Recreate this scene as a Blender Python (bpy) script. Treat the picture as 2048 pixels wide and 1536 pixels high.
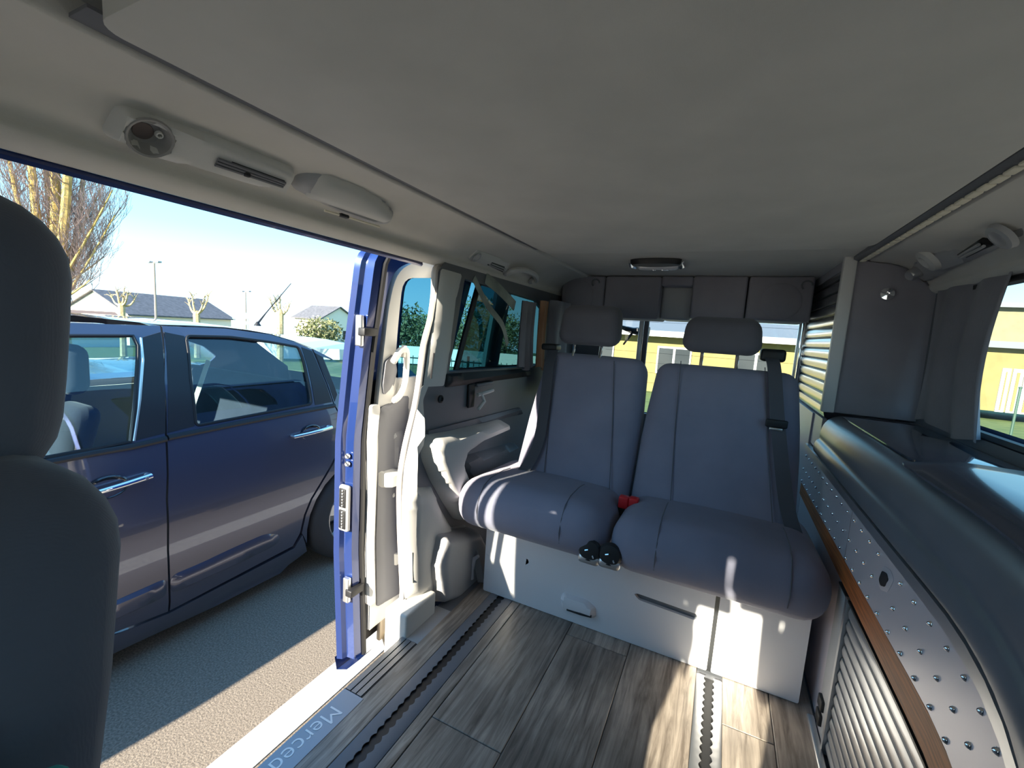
import bpy, bmesh, math, random
from mathutils import Vector, geometry
random.seed(7)
for o in list(bpy.data.objects): bpy.data.objects.remove(o)
S = bpy.context.scene
C = S.collection
# ------------------------------------------------------------------ camera (van frame: +Y to the rear, +X driver side, z=0 van floor)
FPX = 869.5
YAW, PITCH, ROLL = math.radians(25.55), math.radians(-7.06), math.radians(3.74)
EYE = Vector((0, 0, 1.0))
_F = Vector((-math.sin(YAW)*math.cos(PITCH), math.cos(YAW)*math.cos(PITCH), math.sin(PITCH)))
_r = Vector((math.cos(YAW), math.sin(YAW), 0)); _u = _r.cross(_F)
RT = _r*math.cos(ROLL) + _u*math.sin(ROLL)
UP = -_r*math.sin(ROLL) + _u*math.cos(ROLL)
from mathutils import Matrix
cd = bpy.data.cameras.new('camera'); cam = bpy.data.objects.new('camera', cd); C.objects.link(cam)
cam.matrix_world = Matrix(((RT.x, UP.x, -_F.x, EYE.x), (RT.y, UP.y, -_F.y, EYE.y), (RT.z, UP.z, -_F.z, EYE.z), (0, 0, 0, 1)))
cd.sensor_width = 36; cd.lens = 36*FPX/2048; cd.clip_start = .02; cd.clip_end = 900
S.camera = cam
# ------------------------------------------------------------------ world, sun, exposure
W = bpy.data.worlds.new('sky'); S.world = W; W.use_nodes = True
wn = W.node_tree; wn.nodes.clear()
o_ = wn.nodes.new('ShaderNodeOutputWorld'); bg = wn.nodes.new('ShaderNodeBackground')
tc = wn.nodes.new('ShaderNodeTexCoord'); sx = wn.nodes.new('ShaderNodeSeparateXYZ'); cr = wn.nodes.new('ShaderNodeValToRGB')
wn.links.new(tc.outputs['Generated'], sx.inputs[0]); wn.links.new(sx.outputs['Z'], cr.inputs[0])
wn.links.new(cr.outputs[0], bg.inputs[0]); wn.links.new(bg.outputs[0], o_.inputs[0])
e = cr.color_ramp.elements
e[0].position = 0; e[0].color = (.46, .62, .70, 1); e[1].position = 1; e[1].color = (.08, .23, .48, 1)
for p_, c_ in ((.07, (.34, .54, .66, 1)), (.15, (.21, .43, .58, 1)), (.25, (.145, .345, .53, 1)), (.4, (.115, .29, .48, 1))):
    x_ = e.new(p_); x_.color = c_
bg.inputs[1].default_value = 1.3
SUN = Vector((.19, 1, -.41)).normalized()
sl = bpy.data.lights.new('sun', 'SUN'); sl.energy = 8.2; sl.angle = math.radians(.6); sl.color = (1, .90, .74)
so = bpy.data.objects.new('sun', sl); C.objects.link(so)
so.rotation_euler = SUN.to_track_quat('-Z', 'Y').to_euler(); so.location = (-4, -14, 8)
S.view_settings.view_transform = 'Standard'; S.view_settings.look = 'None'
S.view_settings.gamma = 1; S.view_settings.use_curve_mapping = False
S.view_settings.exposure = 1.5
# ------------------------------------------------------------------ pixel -> direction; a surface or plane gives the distance
def ray(x, y): return _F + RT*((x-1024)/FPX) + UP*((768-y)/FPX)
def P(x, y, ax, v):
    d = ray(x, y); i = 'XYZ'.index(ax)
    return EYE + d*((v-EYE[i])/d[i])
def PN(x, y, p0, n):
    d = ray(x, y); return EYE + d*((Vector(p0)-EYE).dot(n)/d.dot(n))
def PD(x, y, dep): return EYE + ray(x, y)*dep
def PF(x, y, fx):          # hit the surface X = fx(z)
    X = fx(.5)
    for _ in range(12):
        p = P(x, y, 'X', X); X = fx(p.z)
    return p
def yz(pts, X): return [(p.y, p.z) for p in (P(x, y, 'X', X) for x, y in pts)]
def yzf(pts, fx): return [(p.y, p.z) for p in (PF(x, y, fx) for x, y in pts)]
def lerp(a, b, t): return a+(b-a)*t
def interp(tab):
    def f(z):
        if z <= tab[0][0]: return tab[0][1]
        for (a, va), (b, vb) in zip(tab, tab[1:]):
            if z <= b: return va+(vb-va)*(z-a)/(b-a)
        return tab[-1][1]
    return f
# ------------------------------------------------------------------ materials
MATS = {}
def mat(name, col, rough=.6, metal=0, noise=0, scale=40, bump=0, bscale=200, coat=0, spec=.5, col2=None, stretch=None):
    if name in MATS: return MATS[name]
    m = bpy.data.materials.new(name); m.use_nodes = True; n = m.node_tree; b = n.nodes['Principled BSDF']
    b.inputs['Base Color'].default_value = (*col, 1); b.inputs['Roughness'].default_value = rough
    b.inputs['Metallic'].default_value = metal; b.inputs['Coat Weight'].default_value = coat; b.inputs['Coat Roughness'].default_value = .03
    b.inputs['Specular IOR Level'].default_value = spec
    if noise or bump:
        t = n.nodes.new('ShaderNodeTexCoord'); src = t.outputs['Object']
        if stretch:
            mp = n.nodes.new('ShaderNodeMapping'); mp.inputs['Scale'].default_value = stretch; n.links.new(src, mp.inputs[0]); src = mp.outputs[0]
    if noise:
        nz = n.nodes.new('ShaderNodeTexNoise'); nz.inputs['Scale'].default_value = scale; nz.inputs['Detail'].default_value = 5
        n.links.new(src, nz.inputs['Vector'])
        r = n.nodes.new('ShaderNodeValToRGB'); c2 = col2 or tuple(min(1, c*(1+noise)) for c in col); c1 = col if col2 else tuple(c*(1-noise) for c in col)
        r.color_ramp.elements[0].position = .35; r.color_ramp.elements[1].position = .65
        r.color_ramp.elements[0].color = (*c1, 1); r.color_ramp.elements[1].color = (*c2, 1)
        n.links.new(nz.outputs[0], r.inputs[0]); n.links.new(r.outputs[0], b.inputs['Base Color'])
    if bump:
        nb = n.nodes.new('ShaderNodeTexNoise'); nb.inputs['Scale'].default_value = bscale; nb.inputs['Detail'].default_value = 3
        n.links.new(src, nb.inputs['Vector']); bp = n.nodes.new('ShaderNodeBump'); bp.inputs['Strength'].default_value = bump; bp.inputs['Distance'].default_value = .002
        n.links.new(nb.outputs[0], bp.inputs['Height']); n.links.new(bp.outputs[0], b.inputs['Normal'])
    MATS[name] = m; return m
def glass(name, tint, refl=.08):
    m = bpy.data.materials.new(name); m.use_nodes = True; n = m.node_tree; n.nodes.clear()
    o = n.nodes.new('ShaderNodeOutputMaterial'); mx = n.nodes.new('ShaderNodeMixShader'); t = n.nodes.new('ShaderNodeBsdfTransparent'); g = n.nodes.new('ShaderNodeBsdfGlossy')
    fr = n.nodes.new('ShaderNodeLayerWeight'); pw = n.nodes.new('ShaderNodeMath'); pw.operation = 'POWER'; pw.inputs[1].default_value = 5; n.links.new(fr.outputs['Facing'], pw.inputs[0])
    t.inputs[0].default_value = (*tint, 1); g.inputs['Roughness'].default_value = .01; g.inputs[0].default_value = (1, 1, 1, 1)
    ml = n.nodes.new('ShaderNodeMath'); ml.operation = 'MULTIPLY_ADD'; ml.inputs[1].default_value = .9; ml.inputs[2].default_value = refl; ml.use_clamp = True
    n.links.new(pw.outputs[0], ml.inputs[0]); n.links.new(ml.outputs[0], mx.inputs[0])
    n.links.new(t.outputs[0], mx.inputs[1]); n.links.new(g.outputs[0], mx.inputs[2]); n.links.new(mx.outputs[0], o.inputs[0])
    MATS[name] = m; return m
def weave(name, col, col2, scale=900, rough=.9):
    m = mat(name, col, rough, 0, .01, 6, 0, col2=col2); n = m.node_tree; b = n.nodes['Principled BSDF']
    t = n.nodes.new('ShaderNodeTexCoord'); w = n.nodes.new('ShaderNodeTexWave'); w.inputs['Scale'].default_value = scale/6; w.inputs['Distortion'].default_value = 6; w.inputs['Detail'].default_value = 3
    n.links.new(t.outputs['Object'], w.inputs['Vector']); bp = n.nodes.new('ShaderNodeBump'); bp.inputs['Strength'].default_value = .09; bp.inputs['Distance'].default_value = .001
    n.links.new(w.outputs[0], bp.inputs['Height']); n.links.new(bp.outputs[0], b.inputs['Normal'])
    b.inputs['Sheen Weight'].default_value = .15; b.inputs['Sheen Roughness'].default_value = .5
    return m
def wood(name, dark, light):
    m = bpy.data.materials.new(name); m.use_nodes = True; n = m.node_tree; b = n.nodes['Principled BSDF']
    t = n.nodes.new('ShaderNodeTexCoord'); oi = n.nodes.new('ShaderNodeObjectInfo'); ad = n.nodes.new('ShaderNodeVectorMath'); ad.operation = 'ADD'
    sc = n.nodes.new('ShaderNodeVectorMath'); sc.operation = 'SCALE'; sc.inputs['Scale'].default_value = 37
    n.links.new(oi.outputs['Random'], sc.inputs[0]); n.links.new(t.outputs['Object'], ad.inputs[0]); n.links.new(sc.outputs[0], ad.inputs[1])
    mp = n.nodes.new('ShaderNodeMapping'); mp.inputs['Scale'].default_value = (60, 4, 10); n.links.new(ad.outputs[0], mp.inputs[0])
    nz = n.nodes.new('ShaderNodeTexNoise'); nz.inputs['Scale'].default_value = 1; nz.inputs['Detail'].default_value = 7; nz.inputs['Roughness'].default_value = .65; nz.inputs['Distortion'].default_value = .7
    n.links.new(mp.outputs[0], nz.inputs['Vector'])
    r = n.nodes.new('ShaderNodeValToRGB'); el = r.color_ramp.elements; el[0].position = .32; el[0].color = (*dark, 1); el[1].position = .72; el[1].color = (*light, 1)
    n.links.new(nz.outputs[0], r.inputs[0])
    n2 = n.nodes.new('ShaderNodeTexNoise'); n2.inputs['Scale'].default_value = 5; n2.inputs['Detail'].default_value = 3; n.links.new(ad.outputs[0], n2.inputs['Vector'])
    hs = n.nodes.new('ShaderNodeHueSaturation'); mr = n.nodes.new('ShaderNodeMapRange'); mr.inputs[1].default_value = .3; mr.inputs[2].default_value = .7; mr.inputs[3].default_value = .65; mr.inputs[4].default_value = 1.3
    n.links.new(n2.outputs[0], mr.inputs[0]); n.links.new(mr.outputs[0], hs.inputs['Value']); n.links.new(r.outputs[0], hs.inputs['Color'])
    n.links.new(hs.outputs[0], b.inputs['Base Color']); b.inputs['Roughness'].default_value = .38
    bp = n.nodes.new('ShaderNodeBump'); bp.inputs['Strength'].default_value = .25; bp.inputs['Distance'].default_value = .0006; n.links.new(nz.outputs[0], bp.inputs['Height']); n.links.new(bp.outputs[0], b.inputs['Normal'])
    MATS[name] = m; return m
M_CEIL = weave('headliner fabric', (.60, .575, .52), (.65, .62, .565), 1400)
M_BOARD = weave('roof board fabric', (.56, .545, .50), (.62, .60, .55), 1400)
M_TRIM = mat('light grey plastic trim', (.62, .61, .58), .55, bump=.06, bscale=600)
M_TRIM2 = mat('mid grey plastic trim', (.40, .40, .41), .5, bump=.06, bscale=600)
M_DARK = mat('charcoal plastic', (.15, .153, .17), .5, bump=.08, bscale=500)
M_BLACK = mat('black rubber', (.012, .012, .014), .5)
M_PAINT = mat('blue metallic paint', (.012, .035, .16), .25, .35, coat=1)
M_FAB = weave('navy seat fabric', (.23, .225, .30), (.27, .26, .34), 1100)
M_FAB2 = weave('dark back fabric', (.115, .11, .13), (.135, .13, .15), 1100)
M_CAB = weave('dark cab seat fabric', (.075, .08, .105), (.09, .096, .125), 1100)
M_PLATE = mat('satin sill plate', (.36, .39, .44), .5, .35)
M_BASE = mat('grey painted seat base', (.82, .78, .80), .45, bump=.05, bscale=400)
M_STEEL = mat('brushed steel', (.7, .69, .67), .3, 1)
M_CHROME = mat('chrome', (.9, .9, .92), .06, 1)
M_ALU = mat('satin aluminium', (.62, .62, .63), .35, .9)
M_SILVER = mat('silver grey laminate', (.62, .56, .60), .42, .2, bump=.02, bscale=300)
M_SLAT = mat('silver tambour slat', (.42, .43, .45), .3, .6)
M_WORK = mat('slate worktop', (.15, .16, .185), .32, 0, .05, 8, spec=.6)
M_LID = mat('dark glossy lid', (.035, .04, .055), .08, coat=.6)
M_WARD = weave('charcoal felt', (.27, .255, .29), (.31, .295, .33), 700)
M_BROWN = mat('cherry wood strip', (.42, .12, .03), .6, noise=.3, scale=3, stretch=(10, 3, 60))
M_RED = mat('red plastic', (.75, .02, .025), .4)
M_BELT = mat('grey seat belt webbing', (.085, .085, .10), .7, bump=.15, bscale=900)
M_CURT = weave('dark grey curtain', (.22, .21, .23), (.27, .26, .28), 600)
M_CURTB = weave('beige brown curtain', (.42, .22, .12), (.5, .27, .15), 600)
M_REFL = mat('pale painted reflection', (.22, .25, .22), .85, noise=.5, scale=9, col2=(.40, .43, .38))
M_RAIL = mat('rail tread', (.34, .35, .37), .4, .7)
M_SEAL = mat('beige grey door seal', (.40, .37, .34), .6)
M_WOOD = wood('grey oak vinyl plank', (.13, .10, .08), (.50, .41, .34))
M_PAD = mat('cream fabric pad', (.85, .78, .62), .8)
G_TINT = glass('privacy tinted glass', (.032, .08, .09), .02)
G_DOOR = glass('blue tinted glass', (.095, .25, .32), .03)
G_CLEAR = glass('clear green glass', (.90, .97, .95), .05)
G_CAR = glass('car side glass', (.70, .82, .86), .05)
# ------------------------------------------------------------------ mesh helpers
def wloc(o):
    v = Vector((0, 0, 0))
    while o: v += o.location; o = o.parent
    return v
def thing(name, label, cat, loc=(0, 0, 0), group=None, kind=None):
    o = bpy.data.objects.new(name, None); C.objects.link(o); o.location = loc; o.empty_display_size = .1
    return tag(o, label, cat, group, kind)
def tag(o, label=None, cat=None, group=None, kind=None):
    if label: o['label'] = label
    if cat: o['category'] = cat
    if group: o['group'] = group
    if kind: o['kind'] = kind
    return o
def data(name, vs, fs, m, smooth=True, ang=40):
    me = bpy.data.meshes.new(name); me.from_pydata([tuple(v) for v in vs], [], fs); me.update()
    bm = bmesh.new(); bm.from_mesh(me); bmesh.ops.recalc_face_normals(bm, faces=bm.faces[:]); bm.to_mesh(me); bm.free()
    if smooth:
        me.polygons.foreach_set('use_smooth', [True]*len(me.polygons)); me.set_sharp_from_angle(angle=math.radians(ang))
    me.materials.append(m); return me
def put(name, me, parent=None, loc=None):
    o = bpy.data.objects.new(name, me); C.objects.link(o)
    if parent: o.parent = parent
    if loc is not None: o.location = Vector(loc)-(wloc(parent) if parent else Vector())
    return o
class MB:
    def __init__(s): s.v = []; s.f = []
    def add(s, vs, fs):
        k = len(s.v); s.v += [Vector(v) for v in vs]; s.f += [tuple(i+k for i in f) for f in fs]; return s
    def box(s, a, b):
        (x0, y0, z0), (x1, y1, z1) = a, b
        return s.add([(x0, y0, z0), (x1, y0, z0), (x1, y1, z0), (x0, y1, z0), (x0, y0, z1), (x1, y0, z1), (x1, y1, z1), (x0, y1, z1)],
                     [(0, 3, 2, 1), (4, 5, 6, 7), (0, 1, 5, 4), (1, 2, 6, 5), (2, 3, 7, 6), (3, 0, 4, 7)])
    def rbox(s, a, b, r=.01, seg=3, fn=None, cuts=0):
        bm = bmesh.new(); bmesh.ops.create_cube(bm, size=1)
        A, B = Vector(a), Vector(b); c = (A+B)/2; d = B-A
        for v in bm.verts: v.co = Vector((v.co.x*d.x, v.co.y*d.y, v.co.z*d.z))
        r = min(r, abs(d.x)*.499, abs(d.y)*.499, abs(d.z)*.499)
        if r > 0: bmesh.ops.bevel(bm, geom=bm.edges[:], offset=r, segments=seg, profile=.5, affect='EDGES')
        if cuts:
            for ax in range(3):
                for k in range(1, cuts):
                    co = Vector((0, 0, 0)); co[ax] = -abs(d[ax])/2+abs(d[ax])*k/cuts; no = Vector((0, 0, 0)); no[ax] = 1
                    bmesh.ops.bisect_plane(bm, geom=bm.verts[:]+bm.edges[:]+bm.faces[:], plane_co=co, plane_no=no)
        for v in bm.verts:
            v.co += c
            if fn: v.co = fn(v.co)
        bm.verts.index_update(); s.add([v.co.copy() for v in bm.verts], [tuple(v.index for v in f.verts) for f in bm.faces]); bm.free(); return s
    def tube(s, pts, r, n=8, cap=True):
        pts = [Vector(p) for p in pts]; rs = r if isinstance(r, (list, tuple)) else [r]*len(pts); k0 = len(s.v); prev = None
        for i, p in enumerate(pts):
            t = (pts[min(i+1, len(pts)-1)]-pts[max(i-1, 0)])
            t = t.normalized() if t.length else Vector((0, 0, 1))
            if prev is None: a = t.orthogonal().normalized()
            else:
                a = prev-t*prev.dot(t); a = a.normalized() if a.length > 1e-6 else t.orthogonal().normalized()
            prev = a; b = t.cross(a)
            for j in range(n):
                q = 2*math.pi*j/n; s.v.append(p+(a*math.cos(q)+b*math.sin(q))*rs[i])
        for i in range(len(pts)-1):
            for j in range(n):
                s.f.append((k0+i*n+j, k0+i*n+(j+1) % n, k0+(i+1)*n+(j+1) % n, k0+(i+1)*n+j))
        if cap:
            s.f.append(tuple(k0+j for j in range(n))[::-1]); s.f.append(tuple(k0+(len(pts)-1)*n+j for j in range(n)))
        return s
    def loft(s, secs, close=False, cap=False):
        n = len(secs[0]); k0 = len(s.v)
        for q in secs: s.v += [Vector(p) for p in q]
        for i in range(len(secs)-1):
            for j in range(n if close else n-1):
                s.f.append((k0+i*n+j, k0+i*n+(j+1) % n, k0+(i+1)*n+(j+1) % n, k0+(i+1)*n+j))
        if cap: s.f.append(tuple(k0+j for j in range(n))[::-1]); s.f.append(tuple(k0+(len(secs)-1)*n+j for j in range(n)))
        return s
    def prism(s, poly, vec, taper=None):      # 3D polygon extruded along vec; taper>0 adds a chamfered rim
        n = len(poly); poly = [Vector(p) for p in poly]; v = Vector(vec); c = sum(poly, Vector())/n
        if taper:
            return s.loft([poly, [p+v*.6 for p in poly], [p+v*.9+(c-p).normalized()*taper*.35 for p in poly], [p+v+(c-p).normalized()*taper for p in poly]], True, True)
        return s.loft([poly, [p+v for p in poly]], True, True)
    def lathe(s, prof, c, ax, n=24, cap=True):          # prof: (radius, height along ax)
        ax = Vector(ax).normalized(); a = ax.orthogonal().normalized(); b = ax.cross(a); c = Vector(c)
        return s.loft([[c+ax*h+(a*math.cos(6.28318*j/n)+b*math.sin(6.28318*j/n))*r for j in range(n)] for r, h in prof], True, cap)
    def build(s, name, m, parent=None, label=None, cat=None, group=None, kind=None, smooth=True, ang=40, origin=None):
        if parent: off = wloc(parent)
        elif origin is not None: off = Vector(origin)
        else:
            lo = [min(v[i] for v in s.v) for i in range(3)]; hi = [max(v[i] for v in s.v) for i in range(3)]
            off = Vector(((lo[0]+hi[0])/2, (lo[1]+hi[1])/2, lo[2]))
        me = data(name, [v-off for v in s.v], s.f, m, smooth, ang)
        o = put(name, me, parent, off if not parent else None)
        return tag(o, label, cat, group, kind)
def inside(p, poly):
    x, y = p; c = False; n = len(poly); j = n-1
    for i in range(n):
        xi, yi = poly[i]; xj, yj = poly[j]
        if (yi > y) != (yj > y) and x < (xj-xi)*(y-yi)/(yj-yi)+xi: c = not c
        j = i
    return c
def dist(p, poly):
    d = 1e9; n = len(poly); px, py = p
    for i in range(n):
        ax, ay = poly[i]; bx, by = poly[(i+1) % n]; dx, dy = bx-ax, by-ay; L = dx*dx+dy*dy
        t = 0 if L == 0 else max(0, min(1, ((px-ax)*dx+(py-ay)*dy)/L)); d = min(d, math.hypot(px-ax-dx*t, py-ay-dy*t))
    return d
def dens(poly, g):
    out = []
    for i, a in enumerate(poly):
        b = poly[(i+1) % len(poly)]; n = max(1, int(math.hypot(b[0]-a[0], b[1]-a[1])/g))
        out += [(lerp(a[0], b[0], k/n), lerp(a[1], b[1], k/n)) for k in range(n)]
    return out
def crom(pts, n=5, closed=True):
    out = []; N = len(pts); rng = range(N) if closed else range(N-1)
    for i in rng:
        g = (lambda k: pts[k % N]) if closed else (lambda k: pts[max(0, min(N-1, k))])
        p0, p1, p2, p3 = g(i-1), g(i), g(i+1), g(i+2)
        for k in range(n):
            t = k/n
            out.append(tuple(.5*(2*b+(c-a)*t+(2*a-5*b+4*c-d)*t*t+(3*b-a-3*c+d)*t**3) for a, b, c, d in zip(p0, p1, p2, p3)))
    if not closed: out.append(tuple(pts[-1]))
    return out
def rrect(u0, u1, v0, v1, r, n=5):
    out = []
    for cx, cy, a0 in ((u1-r, v1-r, 0), (u0+r, v1-r, 90), (u0+r, v0+r, 180), (u1-r, v0+r, 270)):
        out += [(cx+r*math.cos(math.radians(a0+90*k/n)), cy+r*math.sin(math.radians(a0+90*k/n))) for k in range(n+1)]
    return out
def rpoly(pts, r, n=4):                       # round the corners of a 2D polygon
    out = []; N = len(pts)
    for i in range(N):
        p, a, b = Vector(pts[i]), Vector(pts[i-1]), Vector(pts[(i+1) % N])
        da, db = a-p, b-p; k = min(r, da.length*.45, db.length*.45); A = p+da.normalized()*k; B = p+db.normalized()*k
        out += [tuple(A*(1-t)**2+p*2*t*(1-t)+B*t*t) for t in (j/n for j in range(n+1))]
    return out
def sheet(outline, fmap, thick=None, holes=(), grid=.05, puff=None):
    """flat outline (u,v) with holes -> curved sheet; fmap(u,v)->point; thick: back offset vector; puff=(height vec, radius): rounded rim"""
    loops = [dens(outline, grid)]+[dens(h, grid) for h in holes]
    vs = []; es = []
    for lp in loops:
        k = len(vs); vs += [Vector(p) for p in lp]; es += [(k+i, k+(i+1) % len(lp)) for i in range(len(lp))]
    us = [p[0] for p in loops[0]]; ws = [p[1] for p in loops[0]]
    nu = int((max(us)-min(us))/grid)+1; nv = int((max(ws)-min(ws))/grid)+1
    rad = (0.25, .5, 1) if puff else ()
    for i in range(nu+1):
        for j in range(nv+1):
            p = (min(us)+(i+.37)*grid, min(ws)+(j+.41)*grid)
            if inside(p, loops[0]) and not any(inside(p, h) for h in loops[1:]) and min(dist(p, l) for l in loops) > grid*.35: vs.append(Vector(p))
    co, _, fa, _, _, _ = geometry.delaunay_2d_cdt(vs, es, [], 0, 1e-6)
    F = []
    for f in fa:
        c = (sum(co[i][0] for i in f)/3, sum(co[i][1] for i in f)/3)
        if inside(c, loops[0]) and not any(inside(c, h) for h in loops[1:]): F.append(tuple(f))
    pts = []
    for p in co:
        q = Vector(fmap(p[0], p[1]))
        if puff:
            d = min(1, min(dist((p[0], p[1]), l) for l in loops)/puff[1]); q += Vector(puff[0])*math.sqrt(max(0, 1-(1-d)**2))
        pts.append(q)
    b = MB()
    if thick is None: return b.add(pts, F)
    n = len(pts); tv = Vector(thick); ec = {}
    for f in F:
        for i in range(3):
            a, c = f[i], f[(i+1) % 3]; ec[(a, c)] = 1
    side = [(a, c) for (a, c) in ec if (c, a) not in ec]
    base = [Vector(fmap(p[0], p[1]))+tv for p in co] if puff else [p+tv for p in pts]
    return b.add(pts+base, F+[tuple(i+n for i in f[::-1]) for f in F]+[(c, a, a+n, c+n) for a, c in side])
# ================================================================== VAN SHELL
skin = interp([(-.3, -.97), (.2, -1.0), (.6, -1.0), (.9, -.968), (1.2, -.925), (1.3, -.89)])
xin = interp([(0, -.875), (.8, -.872), (1.2, -.865)])
# ---- floor with planks
fl = MB().box((-.825, -1.3, -.07), (.60, 2.72, -.005)).build('floor', M_DARK, origin=(0, 0, -.005))
tag(fl, 'grey oak plank van floor between the seat bench and the kitchen unit', kind='structure')
def plank(x0, x1, y0, y1):
    b = MB().rbox((x0+.0012, y0+.0012, -.006), (x1-.0012, y1-.0012, 0), .0012, 1)
    c = Vector(((x0+x1)/2, (y0+y1)/2, 0)); me = data('plank', [v-c for v in b.v], b.f, M_WOOD, False); put('plank', me, fl, c)
for x0, x1, cuts in ((-.765, -.694, (.30,)), (-.603, -.57, (.62,)), (-.57, -.368, (.843,)), (-.368, -.167, (.25, 1.32)), (-.167, .036, (.60,)), (.106, .228, (.45, 1.204)), (.228, .336, (.7,))):
    ys = [-.45, *cuts, 2.0]
    for a, b in zip(ys, ys[1:]): plank(x0, x1, a, b)
# ---- seat rails let into the floor
def rail(xc, w, m, label, y0, y1):
    t = thing('seat_rail', label, 'rail', (xc, (y0+y1)/2, 0))
    MB().box((xc-.016, y0, -.004), (xc+.013, y1, -.0035)).build('channel', M_BLACK, t, smooth=False)
    n = int((y1-y0)/.025)
    for s in (-1, 1):
        inner = []
        for k in range(n*6+1):
            y = y0+(y1-y0)*k/(n*6); inner.append((xc+s*(.0085+.0065*abs(math.cos(math.pi*(y-y0)/.025))), y))
        b = MB().loft([[(x, y, .002), (xc+s*(w*.42), y, .003), (xc+s*w*.5, y, .0005), (xc+s*w*.5, y, -.004)] for x, y in inner])
        b.build('toothed_edge', m, t, ang=60)
    return t
rail(-.648, .09, M_DARK, 'dark seat rail with toothed slot beside the sliding door sill', .1, 1.40)
rail(.071, .07, M_ALU, 'bright aluminium seat rail with toothed slot running under the middle of the bench', .1, 1.36)
# ---- door sill with tread strips and the lettered plate
sill = thing('door_sill', 'grey sliding door sill with ribbed tread strips', 'sill', (-.83, .7, -.1))
MB().box((-.828, -.3, -.30), (-.764, 1.22, -.003)).build('sill_body', M_TRIM2, sill, smooth=False)
MB().rbox((-.985, .16, -.33), (-.828, 1.2, -.30), .006).build('step', M_DARK, sill)
for k in range(3):
    x = -.823+k*.0195
    b = MB()
    for j in range(6): b.box((x+j*.0026, .797, -.003), (x+j*.0026+.0019, 1.03, .0015))
    b.build('tread_strip', M_RAIL, sill, smooth=False)
MB().rbox((-.90, 1.03, -.32), (-.81, 1.19, .075), .008).build('sill_end_block', M_TRIM, sill)
MB().box((-.8265, .797, -.003), (-.764, 1.03, -.0012)).build('tread_bed', M_BLACK, sill, smooth=False)
pl = MB().rbox((-.826, .20, -.004), (-.756, .795, .0015), .001, 1).build('sill_plate', M_PLATE, label='brushed aluminium sill plate with engraved Mercedes lettering', cat='plate')
fc = bpy.data.curves.new('lettering', 'FONT'); fc.body = 'Mercedes-Benz'; fc.size = .060; fc.extrude = .0003; fc.align_x = 'LEFT'; fc.align_y = 'CENTER'; fc.shear = 0; fc.offset = -.0004
fo = bpy.data.objects.new('lettering_curve', fc); C.objects.link(fo); fc.materials.append(mat('engraving', (.80, .80, .80), .5, .3)); _d = bpy.context.evaluated_depsgraph_get(); _me = bpy.data.meshes.new_from_object(fo.evaluated_get(_d)); bpy.data.objects.remove(fo); fo = put('lettering', _me, pl); fo.rotation_euler = (0, 0, -math.pi/2)
fo.location = Vector((-.793, .742, .0019))-pl.location
# ---- ceiling
ceil = thing('ceiling', 'grey fabric headliner with large flat lifting roof board', None, (-.1, 1, 1.3), kind='structure')
def bmap(u, v): return (u, v, 1.30+.012*(((u+.155)/.5)**2)*0)
BRD = [(x, y) for x, y in rrect(-.655, .345, .25, 1.61, .07, 6) if y > 1.0]+[(x, y) for x, y in rrect(-.655, .345, .256, 1.61, .028, 5) if y < 1.0]
sheet(BRD, bmap, (0, 0, .03), grid=.12, puff=((0, 0, -.006), .02)).build('roof_board', M_BOARD, ceil)
LSEC = [(-.64, 1.352), (-.684, 1.350), (-.690, 1.345), (-.692, 1.315), (-.696, 1.306), (-.705, 1.304), (-.755, 1.298), (-.80, 1.282), (-.834, 1.257), (-.850, 1.245), (-.8585, 1.232), (-.858, 1.219), (-.868, 1.207), (-.887, 1.199), (-.90, 1.197), (-.915, 1.203)]
RSEC = [(-.29-x, z) for x, z in LSEC]
YS = [-.62+.11*k for k in range(31)]
MB().loft([[(x, y, z) for x, z in crom(LSEC, 3, False)] for y in YS]).build('side_headliner', M_CEIL, ceil)
MB().loft([[(x, y, z) for x, z in crom(RSEC, 3, False)] for y in YS]).build('side_headliner', M_CEIL, ceil)
for xa, xb in ((-.693, -.650), (.342, .356)): MB().box((xa, .25, 1.312), (xb, 1.58, 1.316)).build('groove_shade', M_DARK, ceil, smooth=False)  # dark strips that put the shade of the groove into colour
# rear headliner with rounded hole edge next to the board
b = sheet([(-.70, 1.50), (.42, 1.50), (.42, 2.72), (-.70, 2.72)], lambda u, v: (u, v, 1.318+.014*max(0, min(1, (1.66-v)/.1))-.0*(v-1.6)), None, grid=.09)
b.build('rear_headliner', M_CEIL, ceil)
sheet([(-.70, -.62), (.42, -.62), (.42, .30), (-.70, .30)], lambda u, v: (u, v, 1.335), None, grid=.2).build('front_headliner', M_CEIL, ceil)
MB().box((-.72, -.62, 1.354), (.45, 2.72, 1.357)).build('roof_lining', M_BLACK, ceil, smooth=False)
sheet([(-.93, -.66), (.64, -.66), (.64, 2.78), (-.93, 2.78)], lambda u, v: (u, v, 1.40-.18*max(0, (abs(u+.145)-.56)/.25)**2.2), None, grid=.08).build('roof_skin', M_PAINT, ceil)
MB().tube([(-.907, y, 1.192) for y in [.16+.05*k for k in range(21)]], .0075, 6).build('roof_edge', M_PAINT, ceil)
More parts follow.
